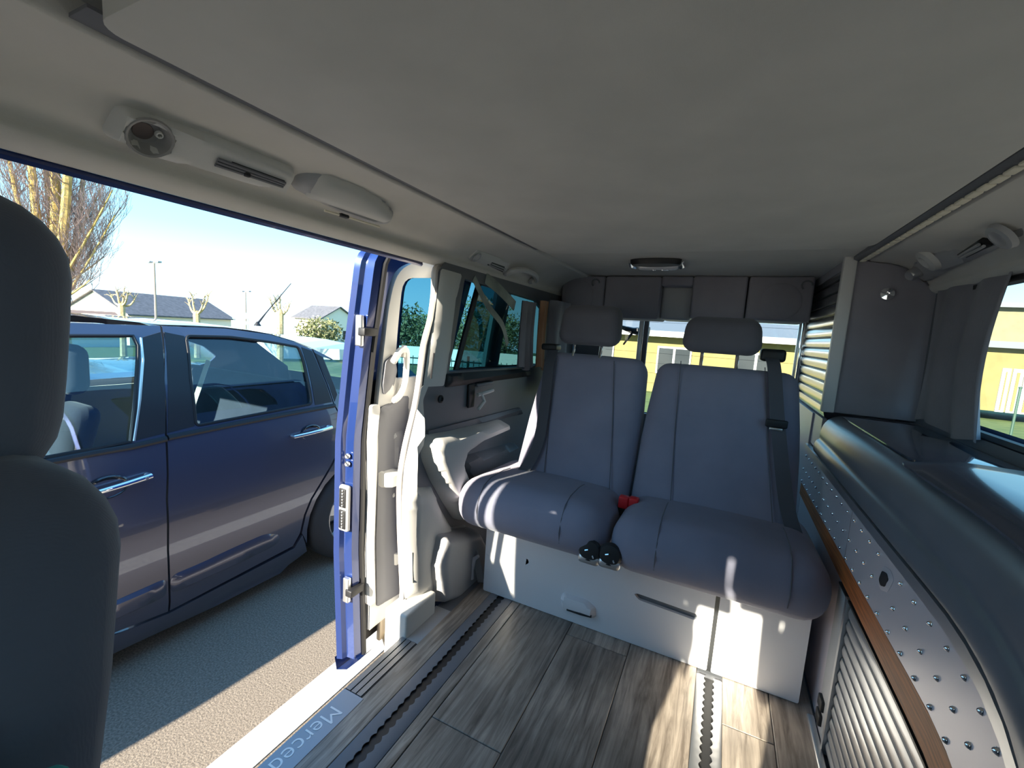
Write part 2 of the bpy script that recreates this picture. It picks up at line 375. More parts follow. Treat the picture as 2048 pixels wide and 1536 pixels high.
# ---- left wall
wl = thing('wall_left', 'light and dark grey plastic side lining with armrest behind the sliding door opening', None, (-.87, 1.5, 0), kind='structure')
JAMB = [(879, 533), (873, 545), (871, 590), (864, 640), (851, 690), (842, 760), (833, 815), (815, 890), (805, 950), (803, 1000), (805, 1090), (809, 1180), (806, 1215)]
jam = yz(JAMB, -.872)
WIN = [(1.295, .838), (1.36, 1.172), (2.02, 1.152), (2.10, 1.12), (2.12, .83), (2.05, .822)]
out = jam+[(jam[-1][0], .0), (2.70, .0), (2.70, 1.22), (jam[0][0]+.03, 1.22)]
sheet(out, lambda u, v: (xin(v), u, v), (-.03, .04, 0), [WIN], .06).build('side_lining', M_DARK, wl)
def onwall(px, h, name, m, d=0.0, puff=None, r=.012, grid=.03, parent=None, X=-.872, base=None, lab=None, back=0):
    poly = rpoly(yz(px, X+d), r); bs = (lambda u, v: (X+d, u, v)) if base is None else base
    o = sheet(poly, bs, (-(h+d), (h+d)*back, 0), (), grid, puff=((puff[0], 0, 0), puff[1]) if puff else None).build(name, m, parent or wl)
    if lab: o['label'] = lab
    return o
onwall([(880, 532), (926, 546), (912, 600), (893, 748), (888, 772), (846, 774), (858, 690), (868, 640), (873, 590)], .05, 'pillar_trim', M_TRIM, .004, (.012, .02), .01, back=1.3)
onwall([(843, 772), (858, 770), (846, 800), (850, 860), (832, 930), (834, 978), (862, 975), (880, 1020), (902, 1058), (930, 1052), (948, 1090), (975, 1170), (920, 1188), (868, 1203), (809, 1197), (803, 1090), (803, 1000), (808, 935), (820, 880), (835, 815)], .06, 'lower_pillar_trim', M_TRIM, .006, (.03, .05), .012, back=1.3)
onwall([(870, 1066), (905, 1062), (945, 1056), (970, 1110), (986, 1170), (925, 1190), (866, 1204), (858, 1130)], .06, 'wheel_arch_trim', M_TRIM2, .03, (.055, .035), .02, .011)
arm = onwall([(849, 885), (860, 870), (905, 862), (1000, 839), (1010, 849), (1004, 861), (945, 888), (918, 905), (912, 925), (928, 960), (948, 1005), (945, 1040), (915, 1040), (893, 1005), (868, 960), (852, 920)], .03, 'armrest', M_TRIM, .02, (.055, .035), .014, .018)
onwall([(915, 918), (1030, 885), (1045, 960), (1000, 990), (945, 985)], .03, 'storage_pocket', M_DARK, .012, (.03, .02), .02, .02)
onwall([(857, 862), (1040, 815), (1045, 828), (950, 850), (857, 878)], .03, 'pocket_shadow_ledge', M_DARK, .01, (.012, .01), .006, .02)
onwall([(893, 748), (1060, 737), (1062, 752), (893, 775)], .02, 'window_ledge', M_BLACK, .008, (.012, .012), .006, .02)
MB().tube([P(x, y, 'X', -.880)+Vector((-.006, .002, 0)) for x, y in crom(JAMB, 3, False)], .013, 8).build('door_seal', M_SEAL, wl)
# light jamb strip behind the seal, down to the step
jb = [P(x, y, 'X', -.872) for x, y in crom(JAMB, 3, False)]
MB().loft([[p+Vector((.004, .002, 0)), Vector((p.x*1.05, p.y*1.05+.006, p.z)), Vector((p.x*1.115, p.y*1.115+.03, p.z))] for p in jb+[Vector((-.872, jb[-1].y, -.3))]]).build('jamb_lining', M_TRIM, wl)
# bag hook and latch on the dark lining
hk = P(955, 790, 'X', -.862)
b = MB(); y0, z0 = hk.y, hk.z
b.rbox((-.868, y0-.07, z0-.045), (-.858, y0-.025, z0+.05), .006); b.build('latch_plate', M_BLACK, wl)
b = MB(); b.tube([(-.845, y0-.03, z0+.006), (-.835, y0+.02, z0+.012), (-.835, y0+.075, z0+.016)], .0085, 8); b.tube([(-.838, y0-.012, z0+.008), (-.832, y0+.005, z0-.022), (-.838, y0-.03, z0-.05)], .0075, 8)
b.build('latch_handle', M_TRIM, wl, 'light grey plastic window latch')
MB().rbox((-.866, y0-.02, z0+.035), (-.85, y0+.11, z0+.048), .004).build('latch_rod', M_DARK, wl)
kb = P(880, 798, 'X', -.862); MB().lathe([(.014, 0), (.014, .006), (.008, .009), (.006, .004)], kb, (1, 0, 0), 16).build('button', M_BLACK, wl)
MB().tube([P(868, 706, 'X', -.858), P(862, 757, 'X', -.858)], .0028, 6).build('trim_slot', M_BLACK, wl)
MB().tube([P(823, 1105, 'X', -.845), P(824, 1165, 'X', -.845)], .0035, 6).build('reflector_strip', M_PAD, wl)
# outer skin behind the door opening, front door
rw = [(u*1.115+.03, 1+(v-1)*1.10) for u, v in jam]+[(1.25, -.38), (2.75, -.38), (2.75, 1.24), (1.37, 1.24)]
WINO = [(1.445, .825), (1.51, 1.185), (2.25, 1.175), (2.33, 1.13), (2.35, .81)]
sheet(rw, lambda u, v: (skin(v)+.0, u, v), None, [WINO], .09).build('outer_skin', M_PAINT, wl)
fw = [(-.72, .68), (-.30, 1.12), (.10, 1.14), (.11, .66)]
sheet([(-1.35, -.38), (.18, -.38), (.18, 1.24), (-.62, 1.24), (-1.35, .70)], lambda u, v: (skin(v), u, v), (.05, 0, 0), [fw], .09).build('front_door_skin', M_PAINT, wl)
sheet([(-1.2, -.05), (.16, -.05), (.16, 1.20), (-.62, 1.20), (-1.2, .7)], lambda u, v: (skin(v)+.07, u, v), (.02, 0, 0), [fw], .12).build('front_door_lining', M_DARK, wl)
g1 = sheet(WINO, lambda u, v: (skin(v)+.03, u, v), None, (), .2).build('window_1', G_TINT); tag(g1, 'dark tinted rear side window behind the sliding door pillar', kind='structure')
MB().tube([(skin(v)+.035, u, v) for u, v in dens(WINO, .1)+[WINO[0]]], .012, 6).build('window_seal', M_BLACK, g1)
g4 = sheet(fw, lambda u, v: (skin(v)+.03, u, v), None, (), .2).build('window_5', G_CLEAR); tag(g4, 'clear front passenger door window', kind='structure')
# ---- right wall
rs = lambda z: -.29-skin(z)
wr = thing('wall_right', 'grey plastic lined driver side wall behind the kitchen unit', None, (.62, 1, 0), kind='structure')
WR = [(.30, .815), (.34, 1.19), (1.78, 1.195), (1.82, .815)]
FR = [(-.72, .68), (-.30, 1.12), (.08, 1.14), (.09, .66)]
rout = [(-1.35, -.38), (2.75, -.38), (2.75, 1.24), (-.62, 1.24), (-1.35, .70)]
sheet(rout, lambda u, v: (rs(v), u, v), None, [WR, FR], .1).build('outer_skin', M_PAINT, wr)
sheet([(-1.2, -.05), (2.72, -.05), (2.72, 1.23), (-.62, 1.23), (-1.2, .7)], lambda u, v: (-.29-xin(v)+.012, u, v), (.02, 0, 0), [WR, FR], .12).build('inner_lining', M_DARK, wr)
g3 = sheet(WR, lambda u, v: (rs(v)-.025, u, v), None, (), .3).build('window_3', G_CLEAR); tag(g3, 'clear side window above the kitchen worktop', kind='structure')
MB().tube([(-.29-xin(v)+.02, u, v) for u, v in dens(WR, .1)+[WR[0]]], .012, 6).build('window_seal', M_BLACK, g3)
g6 = sheet(FR, lambda u, v: (rs(v)-.025, u, v), None, (), .3).build('window_6', G_CLEAR); tag(g6, 'clear driver door window', kind='structure')
# ---- rear wall and tailgate window
wb = thing('wall_rear', 'dark lined tailgate with wide window', None, (-.03, 2.75, 0), kind='structure')
RW = [(-.72, .55), (-.68, 1.145), (.40, 1.15), (.44, .55)]
sheet([(-.99, -.38), (.70, -.38), (.70, 1.0), (.60, 1.33), (-.87, 1.33), (-.99, 1.0)], lambda u, v: (u, 2.76-.08*max(0, v-.6), v), None, [RW], .12).build('outer_skin', M_PAINT, wb)
sheet([(-.90, -.05), (.61, -.05), (.61, 1.0), (.56, 1.33), (-.84, 1.33), (-.90, 1.0)], lambda u, v: (u, 2.70-.08*max(0, v-.6), v), (0, .02, 0), [RW], .12).build('tailgate_lining', M_DARK, wb)
g2 = sheet(RW, lambda u, v: (u, 2.735-.08*max(0, v-.6), v), None, (), .3).build('window_2', G_CLEAR); tag(g2, 'wide tailgate window behind the rear headrests', kind='structure')
b = MB(); 
for k in range(9): b.tube([(-.66, 2.725-.08*max(0, .62+k*.06-.6), .62+k*.06), (.40, 2.725-.08*max(0, .62+k*.06-.6), .62+k*.06)], .0009, 4)
b.build('heating_wires', M_BLACK, g2)
p0 = P(1288, 640, 'Y', 2.66); 
MB().rbox((p0.x-.022, 2.64, .50), (p0.x+.004, 2.665, 1.16), .006).build('window_post', M_ALU, wb, 'bright vertical rail in front of the tailgate window')
MB().rbox((p0.x+.006, 2.64, .50), (p0.x+.034, 2.665, 1.16), .006).build('window_post_cover', M_DARK, wb)
# rear wiper motor cover / blade seen through the glass
b = MB(); q = P(1272, 662, 'Y', 2.80); b.tube([q+Vector((-.10, 0, .02)), q+Vector((-.02, 0, 0)), q+Vector((.08, 0, -.005))], [.012, .02, .035], 8); b.tube([q+Vector((-.02, 0, -.01)), q+Vector((-.07, .0, -.09))], [.01, .006], 6)
b.build('wiper', M_BLACK, wb)
# ---- front of the van: dashboard, windscreen
wf = thing('wall_front', 'dark dashboard and windscreen frame of the cab', None, (-.03, -1.1, 0), kind='structure')
MB().rbox((-.86, -1.32, -.05), (.57, -.78, .70), .05, 4).build('dashboard', M_DARK, wf)
MB().box((-.97, -1.36, -.38), (.68, -1.30, .72)).build('bulkhead', M_PAINT, wf)
for s, fx in ((-1, lambda t: lerp(-.93, -.84, t)), (1, lambda t: lerp(.63, .55, t))):
    MB().tube([(fx(t), lerp(-1.33, -.60, t), lerp(.70, 1.25, t)) for t in (0, .25, .5, .75, 1)], .045, 8).build('pillar', M_DARK, wf)
MB().box((-.9, -.68, 1.225), (.61, -.58, 1.36)).build('front_header', M_CEIL, wf, smooth=False)
g7 = MB().add([(-.93, -1.34, .70), (.63, -1.34, .70), (.55, -.63, 1.235), (-.84, -.63, 1.235)], [(0, 1, 2, 3)]).build('window_4', G_CLEAR); tag(g7, 'sloping windscreen of the cab', kind='structure')
# ---- overhead storage box across the tail
ob = thing('overhead_locker', 'dark felt covered rear overhead locker with square opening', 'locker', (-.25, 2.4, 1.09))
bx = lambda x0, x1, z0, z1, n, m=M_WARD, y0=2.30, y1=2.60: MB().rbox((x0, y0, z0), (x1, y1, z1), .012).build(n, m, ob)
bx(-.835, -.60, 1.095, 1.312, 'speaker_panel'); bx(-.596, -.315, 1.10, 1.312, 'front_panel'); bx(-.168, .066, 1.115, 1.316, 'front_panel')
bx(-.315, -.168, 1.265, 1.314, 'front_panel'); bx(.072, .325, 1.118, 1.316, 'speaker_panel')
bx(-.315, -.168, 1.105, 1.27, 'inner_tray', M_TRIM2, 2.36, 2.6)
for x in (-.735, .205):
    MB().lathe([(.075, 0), (.08, -.004), (.07, -.009), (.0, -.010)], (x, 2.30, 1.205), (0, 1, 0), 28).build('speaker_cover', M_WARD, ob)
    b = MB().tube([(x+.09+.02*math.cos(a*.5), 2.292, 1.275+.02*math.sin(a*.5)) for a in range(9)], .004, 5).build('hook', M_DARK, ob)
# ---- rear dome lamp
lm = thing('ceiling_lamp', 'dark dome lamp with clear lens on the rear headliner', 'lamp', (-.28, 1.85, 1.30))
def lmap(s, z): return [(-.285+.115*s*math.cos(a)*(1-.12*math.cos(a)**2), 1.86+.045*s*math.sin(a), z) for a in [6.2832*k/24 for k in range(24)]]
MB().loft([lmap(1, 1.317), lmap(1, 1.305), lmap(.92, 1.296), lmap(.6, 1.293)], True, True).build('lamp_housing', M_BLACK, lm)
MB().rbox((-.36, 1.885, 1.283), (-.20, 1.925, 1.312), .01).build('lens', mat('lamp lens', (.55, .56, .6), .15), lm)
for x0, x1 in ((-.30, -.285), (-.265, -.235)): MB().rbox((x0, 1.89, 1.279), (x1, 1.90, 1.286), .003).build('switch', M_CHROME, lm)
for s in (-1, 1): MB().tube([(-.285+s*.10, 1.85, 1.31), (-.285+s*.105, 1.90, 1.30), (-.285+s*.09, 1.925, 1.297)], .008, 6).build('bracket', M_CHROME, lm)

# ---- unseen visors and mirror added behind the windscreen to block sun from the bench
for x0, x1, lb in ((-.74, -.275, 'unseen grey visor added to block sun on the passenger side of the windscreen'), (-.005, .42, 'unseen grey visor added to block sun on the driver side of the windscreen')):
    MB().rbox((x0, -.60, 1.035), (x1, -.58, 1.225), .009, 3, lambda p: p+Vector((0, (p.z-1.22)*.35, 0))).build('added_visor', M_CEIL, label=lb, cat='visor')
t = thing('added_mirror', 'unseen black mirror added to block sun at the middle of the windscreen', 'mirror', (-.14, -.66, 1.2))
MB().rbox((-.27, -.68, 1.065), (-.01, -.65, 1.165), .02, 4).build('mirror_housing', M_BLACK, t); MB().rbox((-.27, -.64, 1.11), (-.01, -.60, 1.235), .012, 3).build('sun_blocker', M_DARK, t); MB().tube([(-.14, -.67, 1.14), (-.14, -.64, 1.24)], .012, 8).build('mirror_stem', M_BLACK, t)  # dark housing added above the mirror to close a gap for sun
# ================================================================== SLIDING DOOR, slid open along the outside of the van
din = lambda z: skin(z)-.065
dout = lambda z: skin(z)-.15
d1 = thing('door_1', 'open blue van sliding door with grey lining, window and pull handle', None, (-1.12, 1.5, -.2), kind='structure')
EY = 1.045
DO = rpoly([(EY, -.20), (2.02, -.20), (2.02, 1.285), (EY+.02, 1.285)], .10, 6)
DW = rpoly(yzf([(806, 556), (797, 640), (789, 768), (1000, 768), (1000, 556)], din), .05)
DW = [(min(u, 1.86), max(v, .80)) for u, v in DW]
sheet(DO, lambda u, v: (dout(v), u, v), (.012, 0, 0), [[(u*1.08+.005, 1+(v-1)*1.09) for u, v in DW]], .06).build('outer_panel', M_PAINT, d1)
# folded front edge of the door: painted faces stepping inwards
b = MB(); zs = [-.20+.0247*k for k in range(61)]
def edge(z):
    e = max(0, (z-1.17)/.115); k = .10*e*e
    return [(dout(z), EY+k, z), (dout(z)+.012, EY-.012+k, z), (dout(z)+.03, EY-.004+k, z), (dout(z)+.036, EY+.012+k, z), (dout(z)+.068, EY+.016+k, z), (dout(z)+.074, EY+.06+k, z)]
b.loft([edge(z) for z in zs]).build('front_edge', M_PAINT, d1, ang=30)
b = MB(); b.loft([[(dout(z)+.074, EY+.045+.10*max(0, (z-1.17)/.115)**2, z), (dout(z)+.080, EY+.05+.10*max(0, (z-1.17)/.115)**2, z), (dout(z)+.080, EY+.062+.10*max(0, (z-1.17)/.115)**2, z)] for z in zs]); b.build('edge_seal', M_BLACK, d1)
# inner lining
arch = crom(yzf([(752, 905), (757, 800), (768, 700), (779, 610), (795, 552), (822, 528), (862, 522)], din), 4, False)
LO = arch[::-1][:0]+[(EY+.075, -.12)]+arch+[(2.0, arch[-1][1]), (2.0, -.12)]
sheet(LO, lambda u, v: (din(v), u, v), (-.02, 0, 0), [DW], .05, puff=((.012, 0, 0), .02)).build('upper_lining', M_TRIM, d1)
def ond(px, name, m, h=.012, pf=.02, r=.01, lab=None, g=.02):
    poly = rpoly(yzf(px, din), r)
    o = sheet(poly, lambda u, v: (din(v)+.010, u, v), (-.02, 0, 0), (), g, puff=((h, 0, 0), pf)).build(name, m, d1)
    if lab: o['label'] = lab
    return o
ond([(740, 810), (756, 808), (752, 900), (748, 1000), (746, 1212), (735, 1210), (736, 1000)], 'lining_strip', M_TRIM, .012, .01)
ond([(757, 815), (800, 790), (815, 790), (812, 900), (806, 1000), (806, 1160), (800, 1185), (750, 1212), (751, 1000)], 'lower_lining', M_DARK, .010, .02)
ond([(776, 862), (790, 855), (800, 850), (800, 950), (777, 940)], 'pocket_panel', M_DARK, .02, .008)
ond([(778, 868), (784, 858), (800, 855), (803, 862), (789, 868), (787, 935), (778, 932)], 'grab_rail', M_TRIM2, .022, .006, .004)
ond([(752, 940), (775, 933), (795, 936), (797, 965), (790, 972), (752, 974)], 'door_release', M_TRIM, .045, .012, .008, 'light grey plastic release block')
ond([(776, 975), (783, 975), (781, 1100), (797, 1098), (800, 1110), (795, 1132), (776, 1130), (774, 1060)], 'lower_rail', M_TRIM, .018, .006, .003)
ond([(757, 832), (784, 822), (782, 842), (757, 848)], 'sticker', mat('white sticker', (.75, .75, .74), .5), .0015, .002, .001)
# handle loop with opening, and the small grip above
hp = yzf(crom([(771, 724), (778, 712), (786, 700), (796, 698), (799, 712), (796, 760), (786, 788), (772, 800)], 4, False), din)
MB().tube([(din(v)+.032, u, v) for u, v in hp], [.008]+[.0115]*(len(hp)-2)+[.008], 8).build('pull_handle', M_TRIM, d1)
ond([(768, 722), (785, 708), (790, 740), (784, 770), (764, 790), (762, 770)], 'handle_recess', M_DARK, .004, .01)
hp = yzf([(790, 712), (794, 688), (797, 686)], din); MB().tube([(din(v)+.03, u, v) for u, v in yzf([(793, 712), (795, 690)], din)], .009, 8).build('lock_slider', M_TRIM, d1)
gd = sheet([(u*1.06, 1+(v-1)*1.07) for u, v in DW], lambda u, v: (dout(v)+.03, u, v), None, (), .2).build('window_pane', G_DOOR, d1)
sheet(rpoly([(EY+.02, -.19), (2.0, -.19), (2.0, .795), (EY+.02, .795)], .03), lambda u, v: (dout(v)+.04, u, v), None, (), .1).build('door_core', M_BLACK, d1)
# hardware on the front edge
def hw(x, y, r, name, m, h=.008): 
    p = PF(x, y, lambda z: dout(z)+.052); return MB().lathe([(r, 0), (r, h*.7), (r*.7, h), (r*.3, h*.8)], (p.x, EY+.008, p.z), (0, -1, 0), 14).build(name, m, d1)
for x, y in ((744, 643), (738, 680), (719, 905), (719, 920), (708, 1150), (712, 1182)): hw(x, y, .0095, 'bolt', M_STEEL)
for (x, y), zh in (((748, 662), .05), ((715, 1166), .045)):
    p = PF(x, y, lambda z: dout(z)+.055); MB().rbox((p.x-.014, EY-.004, p.z-zh), (p.x+.012, EY+.012, p.z+zh), .004).build('striker_plate', M_ALU, d1)
    MB().rbox((p.x+.004, EY-.01, p.z-.016), (p.x+.034, EY+.05, p.z+.010), .004).build('striker', M_BLACK, d1)
p = PF(707, 1008, lambda z: dout(z)+.045)
MB().rbox((p.x-.022, EY-.006, p.z-.082), (p.x+.022, EY+.012, p.z+.082), .008).build('contact_frame', M_TRIM2, d1)
for s in (-1, 1):
    MB().rbox((p.x-.015, EY-.009, p.z+s*.038-.034), (p.x+.015, EY-.003, p.z+s*.038+.034), .006).build('contact_well', M_BLACK, d1)
    b = MB()
    for k in range(6): b.lathe([(.004, 0), (.004, .004), (.002, .005)], (p.x+.002, EY-.008, p.z+s*.038-.026+k*.0105), (0, -1, 0), 8)
    b.build('contact_pins', M_STEEL, d1)
# lower roller bracket and the lip of the door bottom
q = P(768, 1235, 'X', -1.055)
b = MB(); b.rbox((q.x-.012, q.y-.03, q.z-.08), (q.x+.008, q.y+.045, q.z+.05), .008); b.tube([(q.x, q.y+.01, q.z-.07), (q.x+.05, q.y-.01, q.z-.12)], .018, 8); b.build('roller_bracket', mat('tan steel bracket', (.38, .32, .24), .45, .5), d1)
for dz in (.02, -.025, -.055): MB().lathe([(.011, 0), (.011, .008), (.006, .012)], (q.x+.008, q.y+.01, q.z+dz), (1, 0, 0), 12).build('bolt', M_STEEL, d1)
b = MB(); b.loft([[(dout(-.2)+.0, EY-.01+.008*k, -.20), (dout(-.2)+.01, EY-.01+.008*k, -.245), (dout(-.2)+.05, EY+.008*k, -.235), (din(-.2), EY+.03+.008*k, -.20)] for k in range(12)]).build('bottom_lip', M_PAINT, d1)
# ================================================================== REAR BENCH
bn = thing('bench_seat', 'navy fabric two seat bench on a grey steel box base', 'bench', (-.22, 1.6, 0))
BY = 1.385
def basepoly(px): return rpoly([(p.x, p.z) for p in (P(x, y, 'Y', BY) for x, y in px)], .004)
slot = rpoly([(p.x, p.z) for p in (P(x, y, 'Y', BY) for x, y in ((1268, 1188), (1275, 1187), (1392, 1228), (1396, 1236), (1388, 1240), (1278, 1200)))], .004)
sheet(rpoly([(-.728, .002), (.062, .002), (.062, .335), (-.728, .335)], .006), lambda u, v: (u, BY, v), (0, .012, 0), [slot], .06).build('base_panel', M_BASE, bn)
sheet(rpoly([(.074, .002), (.302, .002), (.302, .33), (.074, .33)], .006), lambda u, v: (u, BY, v), (0, .012, 0), (), .06).build('base_panel', M_BASE, bn)
MB().rbox((-.725, BY+.013, .005), (.298, 1.84, .30), .008).build('base_box', M_BASE, bn)
MB().box((.060, BY+.004, .0), (.076, BY+.02, .33)).build('base_gap', M_BLACK, bn, smooth=False)
b = MB(); b.box((-.19, BY+.0125, .13), (.04, BY+.0135, .20)); b.build('slot_recess', M_DARK, bn, smooth=False)
poly = rpoly([(p.x, BY+.001, p.z)[0::2] for p in (P(x, y, 'Y', BY) for x, y in ((1122, 1190), (1128, 1184), (1175, 1200), (1192, 1215), (1192, 1232), (1186, 1236), (1122, 1214)))], .01)
o = sheet(poly, lambda u, v: (u, BY, v), (0, .01, 0), (), .012, puff=((0, -.022, 0), .012)).build('base_catch', M_BASE, bn)
c = P(1160, 1226, 'Y', BY-.015); MB().tube([P(1134, 1218, 'Y', BY-.018), P(1160, 1227, 'Y', BY-.02), P(1183, 1233, 'Y', BY-.018)], .005, 6).build('catch_slot', M_BLACK, bn)
poly = rpoly([(p.x, p.z) for p in (P(x, y, 'Y', BY) for x, y in ((972, 1100), (1056, 1118), (1058, 1126), (1050, 1130), (972, 1110)))], .006)
sheet(poly, lambda u, v: (u, BY, v), (0, .004, 0), (), .02, puff=((0, -.004, 0), .004)).build('base_grip', M_BASE, bn)
def cush(x0, x1, name):
    cx, hw = (x0+x1)/2, (x1-x0)/2
    def fn(p):
        p = p.copy(); t = (p.x-cx)/hw; f = max(0, min(1, (1.42-p.y)/.2))
        up = max(0, (p.z-.30)/.16); p.z += up*(.012*(1-t*t)-.020*max(0, (p.y-1.35)/.35)) - (1-min(1, up))*.012*f
        p.y -= .02*(1-t*t)*f*math.sin(min(1, up)*3.14)
        return p
    return MB().rbox((x0, 1.262, .292), (x1, 1.74, .458), .075, 6, fn, 5).build(name, M_FAB, bn)
cl = cush(-.815, -.258, 'seat_cushion'); crr = cush(-.252, .322, 'seat_cushion')
def seam(pts, parent): return MB().tube([Vector(p) for p in pts], .0016, 5).build('seam', M_FAB2, parent)
for par, xs in ((cl, (-.70, -.40)), (crr, (-.11, .22))):
    for x in xs: seam([(x, 1.50-.0*k, .462) for k in range(1)]+[(x+.0, 1.44, .470), (x, 1.34, .470), (x, 1.29, .455), (x, 1.262, .42), (x, 1.247, .38), (x, 1.258, .34)], par)
BU, BB, B0 = Vector((0, .44, .898)), Vector((0, .898, -.44)), Vector((0, 1.535, .405))
def back(x0, x1, h1, name, rr=.05):
    cx, hw = (x0+x1)/2, (x1-x0)/2
    def fn(p):
        t = (p.x-cx)/hw; h = p.z/h1; th = p.y
        q = B0+BU*p.z+BB*(th-(.018*(1-t**4)*(.6+.4*math.sin(h*3.1)) if th < .05 else 0)); q.x = p.x-(t*.018*max(0, h-.55)/.45)
        return q
    return MB().rbox((x0, 0, -.04), (x1, .125, h1), rr, 5, fn, 6).build(name, M_FAB, bn)
bl = back(-.715, -.252, .585, 'backrest'); br = back(-.246, .268, .58, 'backrest')
def bpt(x, y, off=.02): return PN(x, y, B0-BB*off, BB)
for par, pts in ((bl, ((1115, 712), (1100, 830), (1088, 945))), (bl, ((1228, 722), (1225, 850), (1218, 990))), (br, ((1362, 722), (1350, 860), (1340, 1015))), (br, ((1530, 735), (1535, 880), (1545, 1050)))):
    seam([bpt(*p, .0185) for p in pts], par)
def hrest(cx, w, z0, z1, y):
    def fn(p):
        q = p.copy(); h = (p.z-z0)/(z1-z0); q.x = cx+(p.x-cx)*(1-.10*max(0, h-.3)); q.y += .03*h; return q
    o = MB().rbox((cx-w/2, y-.05, z0), (cx+w/2, y+.05, z1), .045, 5, fn, 4).build('headrest', M_FAB2, bn)
    for s in (-1, 1): MB().tube([(cx+s*w*.22, y, z0+.02), (cx+s*w*.22, y-.02, z0-.05)], .006, 8).build('headrest_post', M_CHROME, o)
hrest(-.515, .265, .957, 1.125, 1.80); hrest(-.012, .27, .962, 1.098, 1.80)
# shoulder belt guides, belts, buckles
def strip(pts, w, name, m, parent, wd=None, th=.0015):
    pts = [Vector(p) for p in crom([tuple(p) for p in pts], 5, False)]; b = MB(); secs = []
    for i, p in enumerate(pts):
        t = (pts[min(i+1, len(pts)-1)]-pts[max(i-1, 0)]).normalized(); s = (Vector(wd) if wd else Vector((1, 0, 0))); s = (s-t*s.dot(t)).normalized(); n = s.cross(t)
        secs.append([p-s*w/2, p+s*w/2, p+s*w/2+n*th, p-s*w/2+n*th])
    return b.loft(secs, True, True).build(name, m, parent)
strip([bpt(1106, 700, .005), bpt(1098, 730, .03), bpt(1090, 800, .034), bpt(1075, 890, .03), bpt(1045, 945, .035), bpt(1035, 965, .0)], .045, 'seat_belt', M_BELT, bn)
strip([bpt(1543, 715, .0), bpt(1549, 740, .028), bpt(1556, 850, .03), bpt(1572, 1000, .026), bpt(1590, 1070, .02)], .042, 'seat_belt', M_BELT, bn)
p = bpt(1104, 695, -.02); MB().rbox((p.x-.04, p.y-.03, p.z-.012), (p.x+.03, p.y+.04, p.z+.016), .008).build('belt_guide', M_BLACK, bn)
p = bpt(1542, 712, -.02); MB().rbox((p.x-.035, p.y-.03, p.z-.02), (p.x+.045, p.y+.05, p.z+.025), .012).build('belt_guide', M_BLACK, bn)
p = bpt(1553, 848, .036); MB().rbox((p.x-.032, p.y-.006, p.z-.012), (p.x+.032, p.y+.006, p.z+.014), .004).build('belt_tongue', M_BLACK, bn)
MB().rbox((p.x-.02, p.y-.008, p.z-.022), (p.x+.02, p.y-.002, p.z-.012), .003).build('tongue_blade', M_STEEL, bn)
for x, y, rz in ((1248, 1004, .2), (1268, 1007, -.2)):
    p = P(x, y, 'Y', 1.475)
    MB().rbox((p.x-.018, p.y-.012, p.z-.022), (p.x+.015, p.y+.02, p.z+.020), .006).build('buckle_button', M_RED, bn)
    MB().rbox((p.x-.020, p.y-.006, p.z-.05), (p.x+.018, p.y+.03, p.z-.005), .006).build('buckle', M_BLACK, bn)
for (x, y), s in (((1178, 1108), 1), ((1219, 1117), -1)):
    p = P(x, y, 'Y', 1.262)
    MB().lathe([(.0, 0), (.034, .0), (.036, .012), (.030, .02), (.012, .022)], p+Vector((0, .016, .008)), (0, -1, .15), 24).build('hinge_cover', M_BLACK, bn)
    MB().rbox((p.x-.034, p.y-.008, p.z-.034), (p.x+.034, p.y+.03, p.z-.002), .012).build('hinge_bracket', M_ALU, bn)
    b = MB(); b.tube([p+Vector((-.012, -.008, .012)), p+Vector((-.002, -.008, .016))], .0025, 6); b.tube([p+Vector((.012, -.008, .002)), p+Vector((.016, -.008, -.006))], .0025, 6); b.build('hinge_pin', M_CHROME, bn)
# lower frame and lever at the door end of the bench
MB().rbox((-.80, 1.40, .30), (-.735, 1.75, .335), .01).build('side_frame', M_BLACK, bn)
strip([P(925, 1060, 'Y', 1.42), P(950, 1110, 'Y', 1.42), P(962, 1165, 'Y', 1.42)], .03, 'side_strut', M_TRIM2, bn, th=.006)
MB().tube([P(957, 1112, 'Y', 1.40), P(948, 1118, 'Y', 1.40), P(942, 1140, 'Y', 1.40), P(944, 1158, 'Y', 1.40)], [.006, .009, .011, .008], 8).build('release_lever', M_BASE, bn)
MB().tube([P(962, 945, 'Y', 1.60), P(955, 950, 'Y', 1.58), P(957, 968, 'Y', 1.56)], [.010, .014, .016], 8).build('recliner_lever', M_TRIM, bn)
